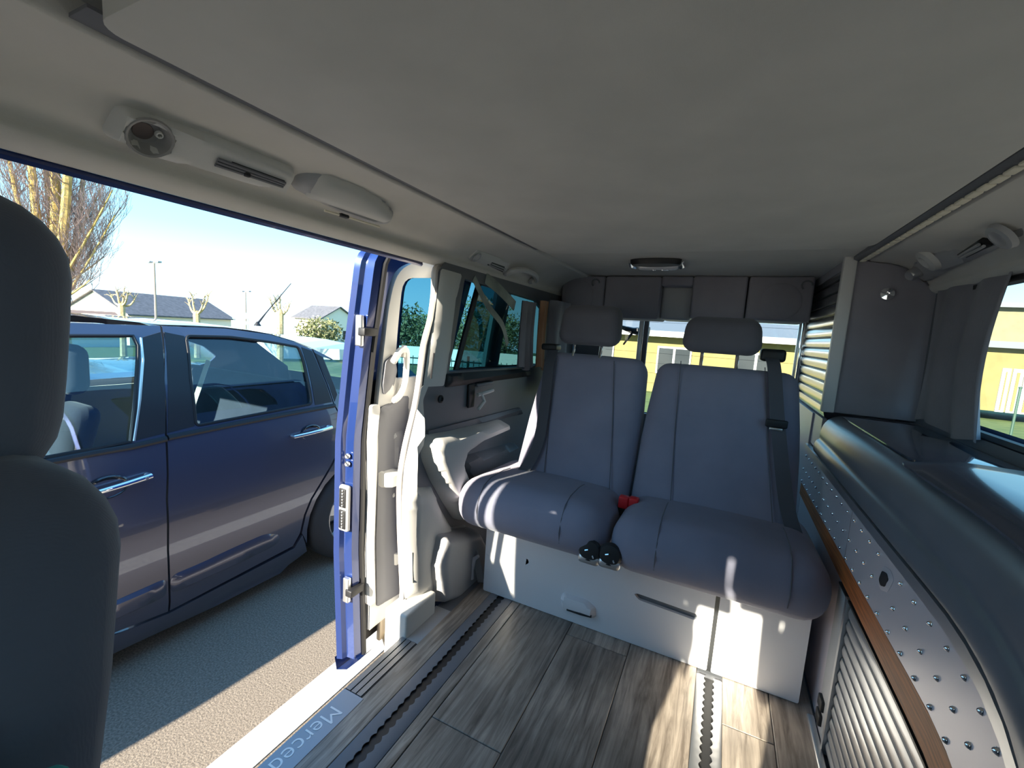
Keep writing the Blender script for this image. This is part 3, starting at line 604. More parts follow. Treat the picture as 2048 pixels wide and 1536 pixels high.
# ================================================================== CAB SEATS
def cabseat(cx, label):
    t = thing('cab_seat', label, 'seat', (cx, -.1, 0))
    def tilt(p): q = p.copy(); q.y += .012+(p.z-.85)*.20; return q
    def fb(p):
        q = tilt(p); k = max(0, (p.z-.68)/.22); q.x = cx+(p.x-cx)*(1-.22*k*k); return q
    MB().rbox((cx-.245, -.02, .42), (cx+.245, .125, .905), .06, 6, fb, 8).build('backrest', M_CAB, t)
    MB().tube([fb(Vector((cx+s*.2455, .060, z))) for s, z in [(1, .46+.034*k) for k in range(11)]], .0022, 6).build('piping', M_CAB, t)
    MB().tube([fb(Vector((cx-.2455, .060, .46+.034*k))) for k in range(11)], .0022, 6).build('piping', M_CAB, t)
    def fh(p):
        q = p.copy(); h = (p.z-.862)/.21; q.x = cx+(p.x-cx)*(1-.25*max(0, h-.5)**1.5-.18*max(0, .35-h)); q.y += .02*h; return q
    hr = MB().rbox((cx-.135, .014, .862), (cx+.135, .134, 1.070), .055, 6, fh, 5).build('headrest', M_CAB, t)
    for s in (-1, 1): MB().tube([(cx+s*.06, .09, .90), (cx+s*.06, .09, .82)], .007, 8).build('headrest_post', M_BLACK, hr)
    MB().rbox((cx-.25, -.52, .34), (cx+.25, .06, .50), .06, 5).build('seat_cushion', M_CAB, t)
    MB().rbox((cx-.20, -.45, .0), (cx+.20, .02, .34), .03, 3).build('seat_box', M_DARK, t)
    MB().rbox((cx-.298, -.01, .56), (cx-.252, .06, .88), .02, 4, tilt).build('armrest', M_CAB, t)  # upright armrest, unseen, added to block sun between the seats
    return t
cabseat(-.515, 'dark fabric front passenger seat with big headrest beside the door opening')
cabseat(.225, 'dark fabric driver seat of the cab in front of the kitchen unit')
MB().rbox((-.2655, -.03, .56), (-.250, .078, .792), .007, 3, lambda p: p+Vector((.003*math.sin(p.z*50), 0, .006*math.sin(p.y*60))), 6).build('painted_sunpatch', mat('teal cloth', (.01, .26, .25), .9, bump=.3, bscale=300), label='teal cloth painted as a slab for a sunlit spot on the inner side of the front passenger seat', cat='sunpatch')  # slab added to paint a teal sunlit spot on the seat side
# ================================================================== KITCHEN UNIT
KX = .335
def kx(y): return KX-.45*max(0, .85-max(y, .45))**2
def kmap(u, v): return (kx(u), u, v)
kt = thing('kitchen_cabinet', 'silver grey kitchen cabinet with studded front and roller shutter door', 'cabinet', (.56, 1, 0))
MB().box((.354, .16, .0), (.595, 2.02, .615)).build('carcass', M_SILVER, kt, smooth=False)
for y0, y1 in ((.16, 1.322), (1.328, 2.02)):
    sheet(rpoly([(y0, .487-.012), (y1, .475), (y1, .618), (y0, .618)], .004), kmap, (.016, 0, 0), (), .07).build('studded_panel', M_SILVER, kt)
ST = MB(); ST.lathe([(.0048, 0), (.0040, -.002), (.0022, -.0042), (.0004, -.005)], (0, 0, 0), (1, 0, 0), 8)
stud = data('stud', ST.v, ST.f, M_CHROME)
for j, (zr, y0) in enumerate(((.592, 1.231), (.536, 1.244), (.487, 1.247))):
    for k in range(-14, 13):
        y = y0+.0627*k
        if y < .42 or (j == 0 and abs(y-1.045) < .02) or abs(y-1.325) < .008: continue
        if j < 2 and abs(y-1.06) < .03: continue
        put('stud', stud, kt, (kx(y)-.0005, y, zr))
sheet([(.16, .406), (2.02, .430), (2.02, .474), (.16, .474)], kmap, (.018, 0, 0), (), .07).build('wood_strip', M_BROWN, kt)
sheet([(.16, .613), (2.02, .613), (2.02, .634), (.16, .634)], lambda u, v: (kx(u)-.006, u, v), (.02, 0, 0), (), .07, puff=((-.004, 0, 0), .008)).build('edge_profile', M_ALU, kt)
sheet([(.16, .399), (1.33, .409), (1.33, .414), (.16, .405)], lambda u, v: (kx(u)-.002, u, v), (.02, 0, 0), (), .09).build('strip_edge', M_BLACK, kt)
# push latch
lp = [(p.y, p.z) for p in (P(x, y, 'X', KX) for x, y in ((1757, 1160), (1768, 1132), (1782, 1140), (1789, 1160), (1776, 1185), (1762, 1180)))]
sheet(rpoly(lp, .008), lambda u, v: (KX-.001, u, v), (.01, 0, 0), (), .012, puff=((-.003, 0, 0), .004)).build('latch_plate', M_SILVER, kt)
c0 = (sum(p[0] for p in lp)/6, sum(p[1] for p in lp)/6)
sheet(rpoly([(c0[0]+(u-c0[0])*.62, c0[1]+(v-c0[1])*.62) for u, v in lp], .006), lambda u, v: (KX-.0045, u, v), (.004, 0, 0), (), .012).build('latch_button', M_BLACK, kt)
# roller shutter door: horizontal slats
for k in range(12):
    z0 = .012+k*.0325
    b = MB(); yy = [.16+.06*i for i in range(18)]+[1.235]
    b.loft([[(kx(y)+.014, y, z0), (kx(y)+.004, y, z0+.003), (kx(y)+.0015, y, z0+.015), (kx(y)+.004, y, z0+.027), (kx(y)+.014, y, z0+.030)] for y in yy]).build('slat', M_SLAT, kt)
MB().loft([[(KX-.004, y, z) for y in (1.238, 1.252)]+[(KX+.016, 1.252, z), (KX+.016, 1.238, z)] for z in (0, .1, .2, .3, .415)], True, True).build('shutter_frame', M_ALU, kt)
MB().rbox((KX, 1.256, .0), (KX+.02, 1.335, .412), .004).build('side_panel', M_TRIM2, kt)
MB().rbox((KX+.004, 1.338, .0), (KX+.02, 2.02, .428), .004).build('side_panel', M_SILVER, kt)
MB().rbox((KX-.02, .3, -.0), (KX-.002, 1.35, .012), .004).build('floor_profile', M_ALU, kt)
for z in (.085, .045): MB().rbox((KX-.008, 1.285, z-.014), (KX+.004, 1.325, z+.016), .004).build('socket', M_BLACK, kt)
# ---- worktop with rounded front and two lids
wt = thing('worktop', 'dark slate worktop with rounded front edge over the studded cabinet', 'worktop', (.56, 1, .62))
sec = crom([(0, .636), (-.008, .645), (-.009, .665), (-.004, .682), (.004, .69), (.004, .71), (.010, .74), (.028, .766), (.06, .778), (.12, .781), (.20, .781), (.262, .781)], 3, False)
b = MB(); ys = [.14+.06*k for k in range(29)]+[1.843]
b.loft([[(min(.597, kx(y)+dx), y, z) for dx, z in sec] for y in ys]); b.build('worktop_slab', M_WORK, wt)
MB().box((.36, .14, .617), (.595, 1.84, .64)).build('underside', M_DARK, wt, smooth=False)
sheet(rpoly([(.385, 1.18), (.585, 1.18), (.585, 1.82), (.385, 1.82)], .03), lambda u, v: (u, v, .782), (0, 0, -.004), (), .1, puff=((0, 0, .006), .01)).build('sink_lid', M_LID, wt)
sheet(rpoly([(.352, .20), (.585, .20), (.585, 1.165), (.352, 1.165)], .05), lambda u, v: (u+(kx(v)-KX)*max(0, 1-(u-.352)/.2), v, .783), (0, 0, -.004), (), .06, puff=((0, 0, .020), .05)).build('hob_lid', mat('slate lid', (.07, .075, .095), .22, coat=.35), wt)
# ================================================================== WARDROBE
wd = thing('wardrobe', 'tall charcoal wardrobe with silver corner post and roller shutter side', 'wardrobe', (.57, 2.2, 0))
MB().box((.36, 1.868, .79), (.595, 2.66, 1.24)).box((.36, 2.03, .0), (.595, 2.66, .789)).box((.36, 1.868, 1.241), (.52, 2.66, 1.30)).build('carcass', M_WARD, wd, smooth=False)
WF = [(.372, .787), (.597, .787), (.597, 1.195), (.585, 1.205), (.57, 1.218), (.555, 1.235), (.52, 1.268), (.47, 1.291), (.41, 1.303), (.372, 1.312)]
sheet(WF, lambda u, v: (u, 1.856, v), (0, .014, 0), (), .06).build('front_panel', M_WARD, wd)
MB().rbox((.333, 1.846, .785), (.371, 1.874, 1.328), .004).build('corner_post', mat('silver painted post', (.66, .65, .64), .45), wd)
for y0, y1, w in ((1.88, 2.54, 'main'), (2.575, 2.66, 'rear')):
    for k in range(13):
        z0 = .76+k*.0415
        if z0+.04 > 1.30: continue
        MB().loft([[(.360, y, z0), (.350, y, z0+.004), (.346, y, z0+.020), (.350, y, z0+.036), (.360, y, z0+.040)] for y in (y0, (y0+y1)/2, y1)]).build('slat', mat('polished shutter slat', (.40, .40, .40), .24, .9), wd)
MB().rbox((.333, 2.545, .70), (.362, 2.572, 1.255), .004).build('shutter_frame', M_CHROME, wd)
MB().rbox((.333, 2.662, .70), (.362, 2.685, 1.155), .004).build('shutter_frame', M_ALU, wd)
MB().box((.340, 2.03, .0), (.36, 2.66, .755)).build('lower_side', M_SILVER, wd, smooth=False)
MB().box((.346, 1.875, .64), (.36, 2.03, .757)).build('lower_filler', M_SILVER, wd, smooth=False)
sheet([(1.875, 1.285), (2.56, 1.285), (2.56, 1.318), (1.875, 1.318)], lambda u, v: (.345, u, v), (.015, 0, 0), (), .2).build('top_rail', M_WARD, wd)
p = P(1773, 588, 'Y', 1.855)
MB().lathe([(.0, .0), (.023, .0), (.023, .006), (.019, .011), (.006, .012), (.006, .006), (.0, .006)], p, (0, -1, 0), 24).build('push_lock', M_CHROME, wd, 'round chrome push button lock')
# ================================================================== CURTAINS
def curtain(path, z0, z1, amp, wav, name, m, label, pinch=0, group=None):
    pts = [Vector((x, y, 0)) for x, y in crom(path, 10, False)]; b = MB(); secs = []; n = len(pts)
    for zi in range(13):
        t = zi/12; z = lerp(z0, z1, t); row = []
        for i, p in enumerate(pts):
            d = (pts[min(i+1, n-1)]-pts[max(i-1, 0)]).normalized(); nn = Vector((-d.y, d.x, 0)); k = 1-pinch*math.sin(t*3.14)
            c = pts[0]; q = c+(p-c)*k+nn*amp*math.sin(i*wav+.6*math.sin(t*3))*(.6+.4*(1-t)); row.append((q.x, q.y, z+.01*math.sin(i*wav*.5)*(1-t)))
        secs.append(row)
    b.loft(secs)
    k = len(b.v); b.v += [v+Vector((.002, .002, 0)) for v in b.v[:k]]; b.f += [tuple(i+k for i in f[::-1]) for f in b.f]
    return b.build(name, m, label=label, cat='curtain', group=group)
curtain([(.572, 1.80), (.575, 1.72), (.578, 1.62), (.576, 1.52), (.574, 1.44), (.572, 1.40)], .80, 1.205, .012, .36, 'curtain', M_CURT, 'dark grey curtain gathered beside the wardrobe at the kitchen window', .12)
curtain([(-.835, 1.80), (-.83, 1.85), (-.825, 1.90), (-.83, 1.935)], .825, 1.135, .012, .7, 'curtain', M_CURT, 'narrow black gathered curtain in the tinted rear side window', .1)
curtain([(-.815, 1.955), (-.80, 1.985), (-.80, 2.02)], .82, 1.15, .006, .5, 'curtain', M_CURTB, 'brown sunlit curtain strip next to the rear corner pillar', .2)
curtain([(-.80, 2.04), (-.77, 2.10), (-.76, 2.22), (-.80, 2.30)], .70, 1.16, .012, .5, 'curtain', M_CURT, 'black curtain hanging over the rear corner pillar beside the bench', .08)
for i, (pts, w, lb) in enumerate(((((948, 556), (975, 610), (1005, 650), (1015, 690)), .028, 'pale grey strip painting a reflection slanting across the tinted window'), (((972, 556), (1000, 580), (1030, 612)), .045, 'pale patterned strip painting a reflection at the top of the tinted window'))):
    o = strip([P(x, y, 'X', -.862) for x, y in pts], w, 'painted_reflection', M_REFL, None, (0, 1, .3)); tag(o, lb, 'curtain')  # pale strips put in for a reflection on the tinted glass
# ================================================================== HEADLINER FITTINGS, left
HN = Vector((.726, 0, -.688)); HD = Vector((-.688, 0, -.726)); HP = Vector((-.8235, 0, 1.2605))
def huv(px):
    out = []
    for x, y in px: q = PN(x, y, HP, HN)-HP; out.append((q.y, q.dot(HD)))
    return out
def hdr(px, name, m, h, pf, parent, r=.008, g=.015, base=0, back=.02, hole=None):
    return sheet(rpoly(huv(px), r), lambda u, v: HP+Vector((0, u, 0))+HD*v+HN*base, -HN*back, [rpoly(huv(h_), .008) for h_ in hole] if hole else (), g, puff=(HN*h, pf)).build(name, m, parent)
def hloc(px): q = PN(*px, HP, HN); return q
t = thing('overhead_console', 'light grey overhead console with lamp socket and long air vent above the door opening', 'console', hloc((400, 290)))
hdr([(204, 268), (228, 212), (245, 207), (420, 262), (585, 330), (588, 345), (566, 382), (400, 335), (300, 306)], 'console_panel', M_TRIM, .020, .012, t, .01, .008, hole=[[(291+40*math.cos(a*.5236), 262+23*math.sin(a*.5236)+9*math.cos(a*.5236)) for a in range(12)]])
q = hloc((291, 262))+HN*.018
MB().lathe([(.0, -.0165), (.018, -.0165), (.024, -.008), (.027, .001), (.030, .002), (.032, -.001)], q, HN, 28, False).build('lamp_socket', mat('shaded grey plastic', (.30, .29, .28), .6), t)
MB().lathe([(.0, 0), (.013, 0), (.014, -.002)], q-HN*.0150+Vector((0, -.004, 0)), HN, 20).build('socket_hole', mat('brown plastic', (.12, .09, .08), .5), t)
MB().lathe([(.006, 0), (.005, .004), (.003, .004), (.003, 0)], q-HN*.013+Vector((0, .014, 0))-HD*.005, HN, 14).build('screw', M_TRIM, t)
hdr([(398, 318), (415, 291), (568, 348), (556, 366)], 'air_vent', M_BLACK, .003, .002, t, .004, .02, .019)
for f0 in (.22, .48, .75):
    a0, a1 = Vector(hloc((lerp(421, 410, f0)+6, lerp(295, 316, f0)+2))), Vector(hloc((lerp(562, 552, f0), lerp(349, 362, f0))))
    MB().tube([a0+HN*.022, a1+HN*.022], .0030, 6).build('vent_slat', M_DARK, t)
MB().rbox(hloc((482, 332))+HN*.024-Vector((.004, .005, .004)), hloc((482, 332))+HN*.024+Vector((.004, .005, .004)), .002).build('vent_slider', M_BLACK, t)
t = thing('grab_handle_cover', 'grey domed lamp cover beside the long air vent', 'cover', hloc((690, 390)))
hdr([(578, 372), (598, 337), (640, 332), (720, 357), (768, 388), (789, 425), (778, 449), (735, 446), (660, 415)], 'cover_base', M_TRIM2, .014, .02, t, .02, .015)
hdr([(604, 388), (634, 338), (660, 338), (722, 364), (765, 397), (784, 425), (766, 442), (690, 418)], 'cover_lid', M_TRIM, .020, .030, t, .015, .012, .008)
q0 = [hloc(p)+HN*.02 for p in ((640, 409), (690, 424), (750, 443))]; MB().tube(q0, .003, 6).build('lid_edge', M_PAD, t)
q = hloc((678, 419))+HN*.022; MB().rbox(q-Vector((.006, .012, .004)), q+Vector((.006, .012, .004)), .003).build('lid_catch', M_BLACK, t)
t = thing('overhead_console', 'small overhead console with short air vent above the rear side window', 'console', hloc((975, 522)))
hdr([(938, 518), (955, 500), (1022, 524), (1012, 546)], 'console_panel', M_TRIM, .006, .006, t, .006, .015)
hdr([(973, 528), (982, 521), (1010, 531), (1004, 543)], 'air_vent', M_BLACK, .003, .002, t, .003, .015, .005)
for f0 in (.3, .7): MB().tube([hloc((lerp(982, 974, f0), lerp(522, 529, f0)))+HN*.009, hloc((lerp(1009, 1004, f0), lerp(532, 542, f0)))+HN*.009], .003, 6).build('vent_slat', M_TRIM2, t)
q = hloc((952, 513))+HN*.006; MB().lathe([(.02, 0), (.016, .003), (.012, -.002), (0, -.003)], q, HN, 18, False).build('lamp_socket', M_TRIM2, t)
pts = crom([(1013, 545), (1022, 535), (1042, 532), (1062, 541), (1068, 555), (1062, 562)], 4, False)
t = thing('roof_handle', 'curved light grey grab handle above the rear side window', 'handle', hloc((1040, 545)))
MB().tube([hloc(p)+HN*(.006+.02*math.sin(3.14*i/(len(pts)-1))) for i, p in enumerate(pts)], .012, 8).build('grip', M_TRIM, t)
for p in (pts[0], pts[-1]): MB().lathe([(.016, -.004), (.016, .006), (.01, .01), (0, .01)], hloc(p), HN, 14).build('mounting', M_TRIM2, t)
# ---- right
RN = Vector((-.726, 0, -.688)); RP = Vector((.5335, 0, 1.2605)); RD = Vector((.688, 0, -.726))
def rloc(p): return PN(*p, RP, RN)
def ruv(px): return [((rloc(p)-RP).y, (rloc(p)-RP).dot(RD)) for p in px]
def hdr2(px, name, m, h, pf, parent, r=.008, g=.015, base=0): return sheet(rpoly(ruv(px), r), lambda u, v: RP+Vector((0, u, 0))+RD*v+RN*base, -RN*.02, (), g, puff=(RN*h, pf)).build(name, m, parent)
t = thing('overhead_console', 'overhead console with lamp knob and green lit air vent above the kitchen window', 'console', rloc((1900, 520)))
hdr2([(1822, 540), (1835, 510), (1870, 497), (1925, 495), (1925, 505), (2045, 455), (2048, 470), (1990, 500), (1900, 540), (1860, 562)], 'console_panel', M_TRIM2, .012, .012, t, .012, .015)
q = rloc((1868, 512))+RN*.012; MB().lathe([(.04, 0), (.034, .012), (.02, .016), (.012, .010), (0, .008)], q, RN, 22).build('lamp_socket', M_TRIM, t)
q = rloc((1845, 538))+RN*.008; MB().lathe([(.018, 0), (.018, .03), (.014, .036), (0, .036)], q, RN+Vector((-.3, -.5, 0)), 18).build('lamp_knob', M_ALU, t)
hdr2([(1925, 502), (1968, 473), (1998, 482), (1945, 508)], 'air_vent', M_BLACK, .003, .002, t, .003, .015, .014)
for f0 in (.3, .7): MB().tube([rloc((lerp(1930, 1946, f0), lerp(500, 506, f0)))+RN*.019, rloc((lerp(1968, 1994, f0), lerp(475, 483, f0)))+RN*.019], .004, 6).build('vent_slat', M_TRIM2, t)
q = rloc((2020, 462))+RN*.012; MB().lathe([(.034, 0), (.03, .010), (.02, .012), (.014, .006), (0, .004)], q, RN, 22).build('lamp_cover', M_TRIM2, t)
# ---- row of cream pads along the ceiling board
t = thing('light_strip', 'strip of cream pads along the right edge of the roof board', 'strip', (.388, 1.3, 1.31))
MB().loft([[(.354, y, 1.335), (.357, y, 1.308), (.366, y, 1.304), (.392, y, 1.303), (.398, y, 1.312)] for y in (.2, 1.84)]).build('strip_rail', M_DARK, t)
pb = MB().rbox((-.008, -.0165, -.003), (.008, .0165, .003), .0028, 2); pm = data('pad', pb.v, pb.f, M_PAD)
for k in range(39): put('pad', pm, t, (.379, .24+k*.0415, 1.3005))
# ================================================================== OUTSIDE
def terr(x, y): return -.55-max(.05*max(0, -4-x), .045*max(0, y-4))
def gridmesh(xs, ys, dz):
    b = MB(); b.loft([[(x, y, terr(x, y)+dz) for y in ys] for x in xs]); return b
M_ASPH = mat('asphalt', (.14, .115, .09), .85, 0, .01, 130, .9, 160, col2=(.28, .235, .185))
M_GRASS = mat('grass', (.055, .10, .018), .9, 0, .3, 2.5, col2=(.11, .15, .035))
fr_ = lambda a, b, n: [lerp(a, b, k/n) for k in range(n+1)]
gridmesh([-26, -20, -15, -10, -6, -4, 0, 6, 14], [-45, -20, 0, 4, 6.5, 9], 0).build('ground', M_ASPH, label='grey asphalt car park', kind='structure')
gridmesh([-160, -80, -40, -26, -15, -8, -4, 0, 10, 25, 60, 120], [-60, -20, 0, 4, 9, 15, 25, 45, 80, 160], -.03).build('grass_field', M_GRASS, label='green grass field beyond the car park', kind='structure')
MB().rbox((-1.425, -9, -.5485), (-1.29, 4.6, -.5455), .001, 1).build('parking_line', mat('white road paint', (.72, .70, .66), .7, 0, .2, 60, .3, 300), label='white painted parking bay line on the asphalt beside the van', cat='line')
# ------------------------------------------------------------------ parked car
CX = -2.92
xs = interp([(-.45, -2.15), (-.40, -2.115), (-.30, -2.085), (-.1, -2.062), (.1, -2.047), (.3, -2.052), (.43, -2.072), (.6, -2.112), (.8, -2.182), (.90, -2.232), (.96, -2.30)])
M_CARP = mat('dark grey blue car paint', (.085, .09, .13), .28, .5, coat=1)
M_CARB = mat('matt black car trim', (.018, .018, .022), .45)
M_CARS = weave('dark car seat fabric', (.03, .035, .05), (.045, .05, .07), 700)
M_BEIGE = mat('beige car door lining', (.66, .62, .46), .7)
car = thing('parked_car', 'dark blue grey hatchback parked alongside the open van door', 'car', (CX, 1, -.55))
xf = lambda z: 2*CX-xs(z)
def cpx(px): return yzf(px, xs)
def cs(outline, name, m, off=0, th=.02, holes=(), g=.05, puff=None, parent=None, far=False):
    fm = (lambda u, v: (xs(v)+off, u, v)) if not far else (lambda u, v: (xf(v)-off, u, v))
    return sheet(outline, fm, (-th if not far else th, 0, 0), holes, g, puff=puff).build(name, m, parent or car)
gap = cpx([(322, 652), (327, 760), (332, 868), (334, 1000), (336, 1100), (338, 1222)])
gy = [(u-.004, v) for u, v in gap]; gy2 = [(u+.004, v) for u, v in gap]
fwin = cpx([(90, 916), (262, 884), (276, 692), (266, 672), (150, 676)])+[(.30, .83), (.02, .50)]
fwin = [fwin[0]]+fwin[1:4]+[(.42, .865), (.24, .80), (-.05, .42)]
fd = gy+cpx([(232, 1264)])+[(-.02, -.42), (-.08, .40), (.22, .86), (.42, .918)]
o = cs(fd, 'front_door', M_CARP, holes=[fwin])
rwin = rpoly(cpx([(372, 672), (460, 674), (540, 684), (597, 694), (608, 722), (624, 808), (392, 852), (381, 760)]), .02)
rdr = gy2[::-1]+cpx([(450, 657), (540, 669), (590, 684), (624, 699), (645, 750), (666, 806), (684, 845), (680, 895), (650, 950), (621, 998), (608, 1030), (600, 1066), (586, 1092), (525, 1124), (430, 1174)])
o2 = cs(rdr, 'rear_door', M_CARP, holes=[rwin])
pane_f = cs(fwin, 'window_pane', G_CAR, -.012, .003, parent=o); pane_r = cs(rwin, 'window_pane', G_CAR, -.012, .003, parent=o2)
for par, hole in ((o, fwin), (o2, rwin)):
    MB().tube([(xs(v)-.002, u, v) for u, v in dens(hole, .04)+[hole[0]]], .0075, 6).build('window_seal', M_BLACK, par)
cs(cpx([(281, 676), (321, 664), (330, 866), (267, 882)]), 'pillar_cover', M_CARB, .002, .004, parent=o)
MB().tube([(xs(v)+.001, u, v) for u, v in cpx([(281, 676), (285, 720), (279, 800), (267, 882)])], .006, 6).build('pillar_edge', M_STEEL, o)
cs(cpx([(328, 664), (368, 672), (378, 760), (389, 852), (335, 866)]), 'pillar_cover', M_CARB, .002, .004, parent=o2)
cs(cpx([(602, 694), (624, 702), (664, 804), (630, 810), (614, 730)]), 'pillar_cover', M_CARB, .002, .004, parent=o2)
for par, px in ((o, [(60, 924), (180, 901), (264, 887), (331, 872)]), (o2, [(334, 870), (450, 847), (560, 826), (668, 807)])):
    MB().tube([(xs(v)+.004, u, v-.012) for u, v in cpx(px)], .013, 8).build('belt_moulding', M_CARB, par)
# rub strips in the lower doors
def rub(px, par): cs(rpoly(cpx(px), .03), 'rub_strip', M_CARP, .001, .01, puff=((.014, 0, 0), .02), g=.03, parent=par)
rub([(341, 1152), (400, 1127), (470, 1094), (530, 1068), (556, 1068), (561, 1080), (545, 1094), (470, 1130), (400, 1162), (341, 1188)], o2)
rub([(333, 1156), (234, 1200), (150, 1240), (150, 1275), (234, 1238), (333, 1192)], o)
# handles
def handle(px0, px1, dish, par, lock):
    p0, p1 = PF(*px0, lambda z: xs(z)+.025), PF(*px1, lambda z: xs(z)+.025)
    c = PF(*dish, xs)
    MB().loft([[(c.x+.0015+d, c.y+ru*math.cos(6.283*k/20), c.z+rv*math.sin(6.283*k/20)) for k in range(20)] for ru, rv, d in ((.068, .046, 0), (.062, .041, .003), (.055, .036, -.004), (.0, .0, -.012))], True).build('handle_bowl', mat('dark bowl', (.03, .035, .045), .15, .5, coat=1), par)
    d = p1-p0; h = MB().tube([p0+Vector((-.02, 0, 0)), p0, p0+d*.33+Vector((.008, 0, 0)), p0+d*.66+Vector((.008, 0, 0)), p1, p1+Vector((-.025, 0, 0))], [.008, .010, .011, .012, .013, .012], 10).build('handle', M_CHROME, par)
    if lock: MB().lathe([(.007, 0), (.006, .003), (.002, .003)], p0+d*.93+Vector((.012, 0, 0)), (1, 0, 0), 12).build('lock', M_STEEL, h)
handle((140, 1000), (301, 952), (215, 975), o, True); handle((588, 874), (662, 855), (622, 865), o2, False)
# rear quarter with wheel arch, sill, front wing
WY, WZ, WR_ = 2.035, -.238, .312
def arc(cy, cz, r, a0, a1, n=14): return [(cy+r*math.cos(math.radians(lerp(a0, a1, k/n))), cz+r*math.sin(math.radians(lerp(a0, a1, k/n)))) for k in range(n+1)]
dr = cpx([(668, 806), (688, 845), (684, 895), (654, 950), (625, 998), (612, 1030), (604, 1066)])
qwin = rpoly(cpx([(645, 712), (675, 790), (716, 768), (722, 752), (690, 728)]), .02)
top = cpx([(626, 698), (662, 716), (700, 745)])
q1 = dr[::-1]+top+[(2.58, .70), (2.80, .52), (2.88, .25), (2.86, -.25), (2.72, -.36), (2.44, -.38)]+arc(WY, WZ, .345, -22, 190)+[(1.62, -.40), (1.60, -.30)]
q1 = dr[::-1]+top+[(2.58, .70), (2.80, .52), (2.88, .25), (2.86, -.25), (2.72, -.36), (2.36, -.37)]+arc(WY, WZ, .345, -20, 196)
o3 = cs(q1, 'rear_quarter', M_CARP, .0, .02, [qwin]); cs(qwin, 'window_pane', G_CAR, -.012, .003, parent=o3)
cs(cpx([(630, 706), (645, 714), (674, 789), (669, 803)]), 'pillar_cover', M_CARB, .002, .004, parent=o3)
cs(cpx([(613, 1102), (604, 1070), (588, 1096), (527, 1128), (430, 1178), (338, 1226), (232, 1268)])+[(-.1, -.425), (-.1, -.47)]+[(u, v) for u, v in cpx([(232, 1304), (430, 1212), (560, 1146)])], 'sill', M_CARP, .004, .05)
cs(arc(-.45, WZ, .345, 160, -20)+[(-.02, -.42), (-.08, .40), (.1, .62), (-.2, .44), (-.95, .22), (-1.08, .0), (-1.08, -.35), (-.80, -.38)], 'front_wing', M_CARP)
cs([(-.10, .42), (.20, .86), (.43, .925), (.43, .965), (.16, .90), (-.16, .44)], 'screen_pillar', M_CARP)
# far side as one panel with the same windows
far = [(-1.08, -.4), (2.86, -.4), (2.88, .25), (2.80, .52), (2.40, .78)]+cpx([(626, 699), (540, 669), (450, 656), (322, 651)])+[(.42, .92), (.2, .86), (-.1, .43), (-.95, .22), (-1.08, 0)]
cs(far, 'far_side', M_CARP, 0, .02, [[(.02, .44), (.33, .80), (.50, .86), (.88, .86), (.90, .47)], rwin, qwin], .08, far=True)
cs([(.0, -.3), (1.75, -.3), (1.75, .46), (.0, .44)], 'door_lining', M_BEIGE, -.06, .02, far=True); cs([(.0, -.3), (.95, -.3), (.95, .45), (.0, .42)], 'door_lining', M_BEIGE, -.05, .02); cs([(1.02, -.3), (1.70, -.3), (1.85, .45), (1.02, .43)], 'door_lining', M_CARS, -.05, .02)
# roof, screens, bonnet, tail
gut = cpx([(322, 651), (390, 653), (450, 656), (500, 662), (540, 669), (590, 684), (626, 698)])
prof = [(.43, .945), (.70, .953)]+[(u, v+.004) for u, v in gut[0:]]
prof = sorted(prof)+[(2.20, .80), (2.42, .735)]
def across(y, z, cr, n=9): 
    X0 = xs(z)-.0; return [(lerp(X0, 2*CX-X0, k/n), y+0, z+cr*(1-(2*k/n-1)**4)) for k in range(n+1)]
MB().loft([across(y, z, .014 if y < 1.7 else .014+.05*min(1, (y-1.7)/.6)) for y, z in prof]).build('roof', M_CARP, car)
MB().loft([across(y, z, .02, 5) for y, z in ((2.42, .83), (2.60, .68), (2.82, .48))]).build('rear_window', G_CAR, car)
MB().loft([across(y, z, .0, 5) for y, z in ((2.82, .48), (2.90, .25), (2.90, -.25), (2.8, -.4))]).build('tailgate', M_CARP, car)
MB().loft([across(y, z, .03, 5) for y, z in ((.44, .945), (.16, .75), (-.18, .42))]).build('windscreen', G_CAR, car)
MB().loft([across(y, z, .05, 5) for y, z in ((-.18, .42), (-.6, .34), (-.98, .20), (-1.10, .0), (-1.10, -.36))]).build('bonnet', M_CARP, car)
MB().box((CX-.75, -.9, -.40), (CX+.75, 2.75, -.33)).build('underbody', M_CARB, car, smooth=False)
MB().box((CX-.72, -.2, -.2), (CX+.72, -.1, .42)).build('dashboard', M_CARB, car, smooth=False)
q = P(515, 646, 'X', CX); MB().lathe([(.025, 0), (.018, .012), (.006, .03), (0, .03)], (CX, q.y, q.z-.02), (0, 0, 1), 12).build('aerial_base', M_BLACK, car)
q2 = P(582, 567, 'X', CX); MB().tube([q+Vector((0, 0, -.005)), q.lerp(q2, .25), q2], [.008, .004, .0025], 6).build('aerial', M_BLACK, car)
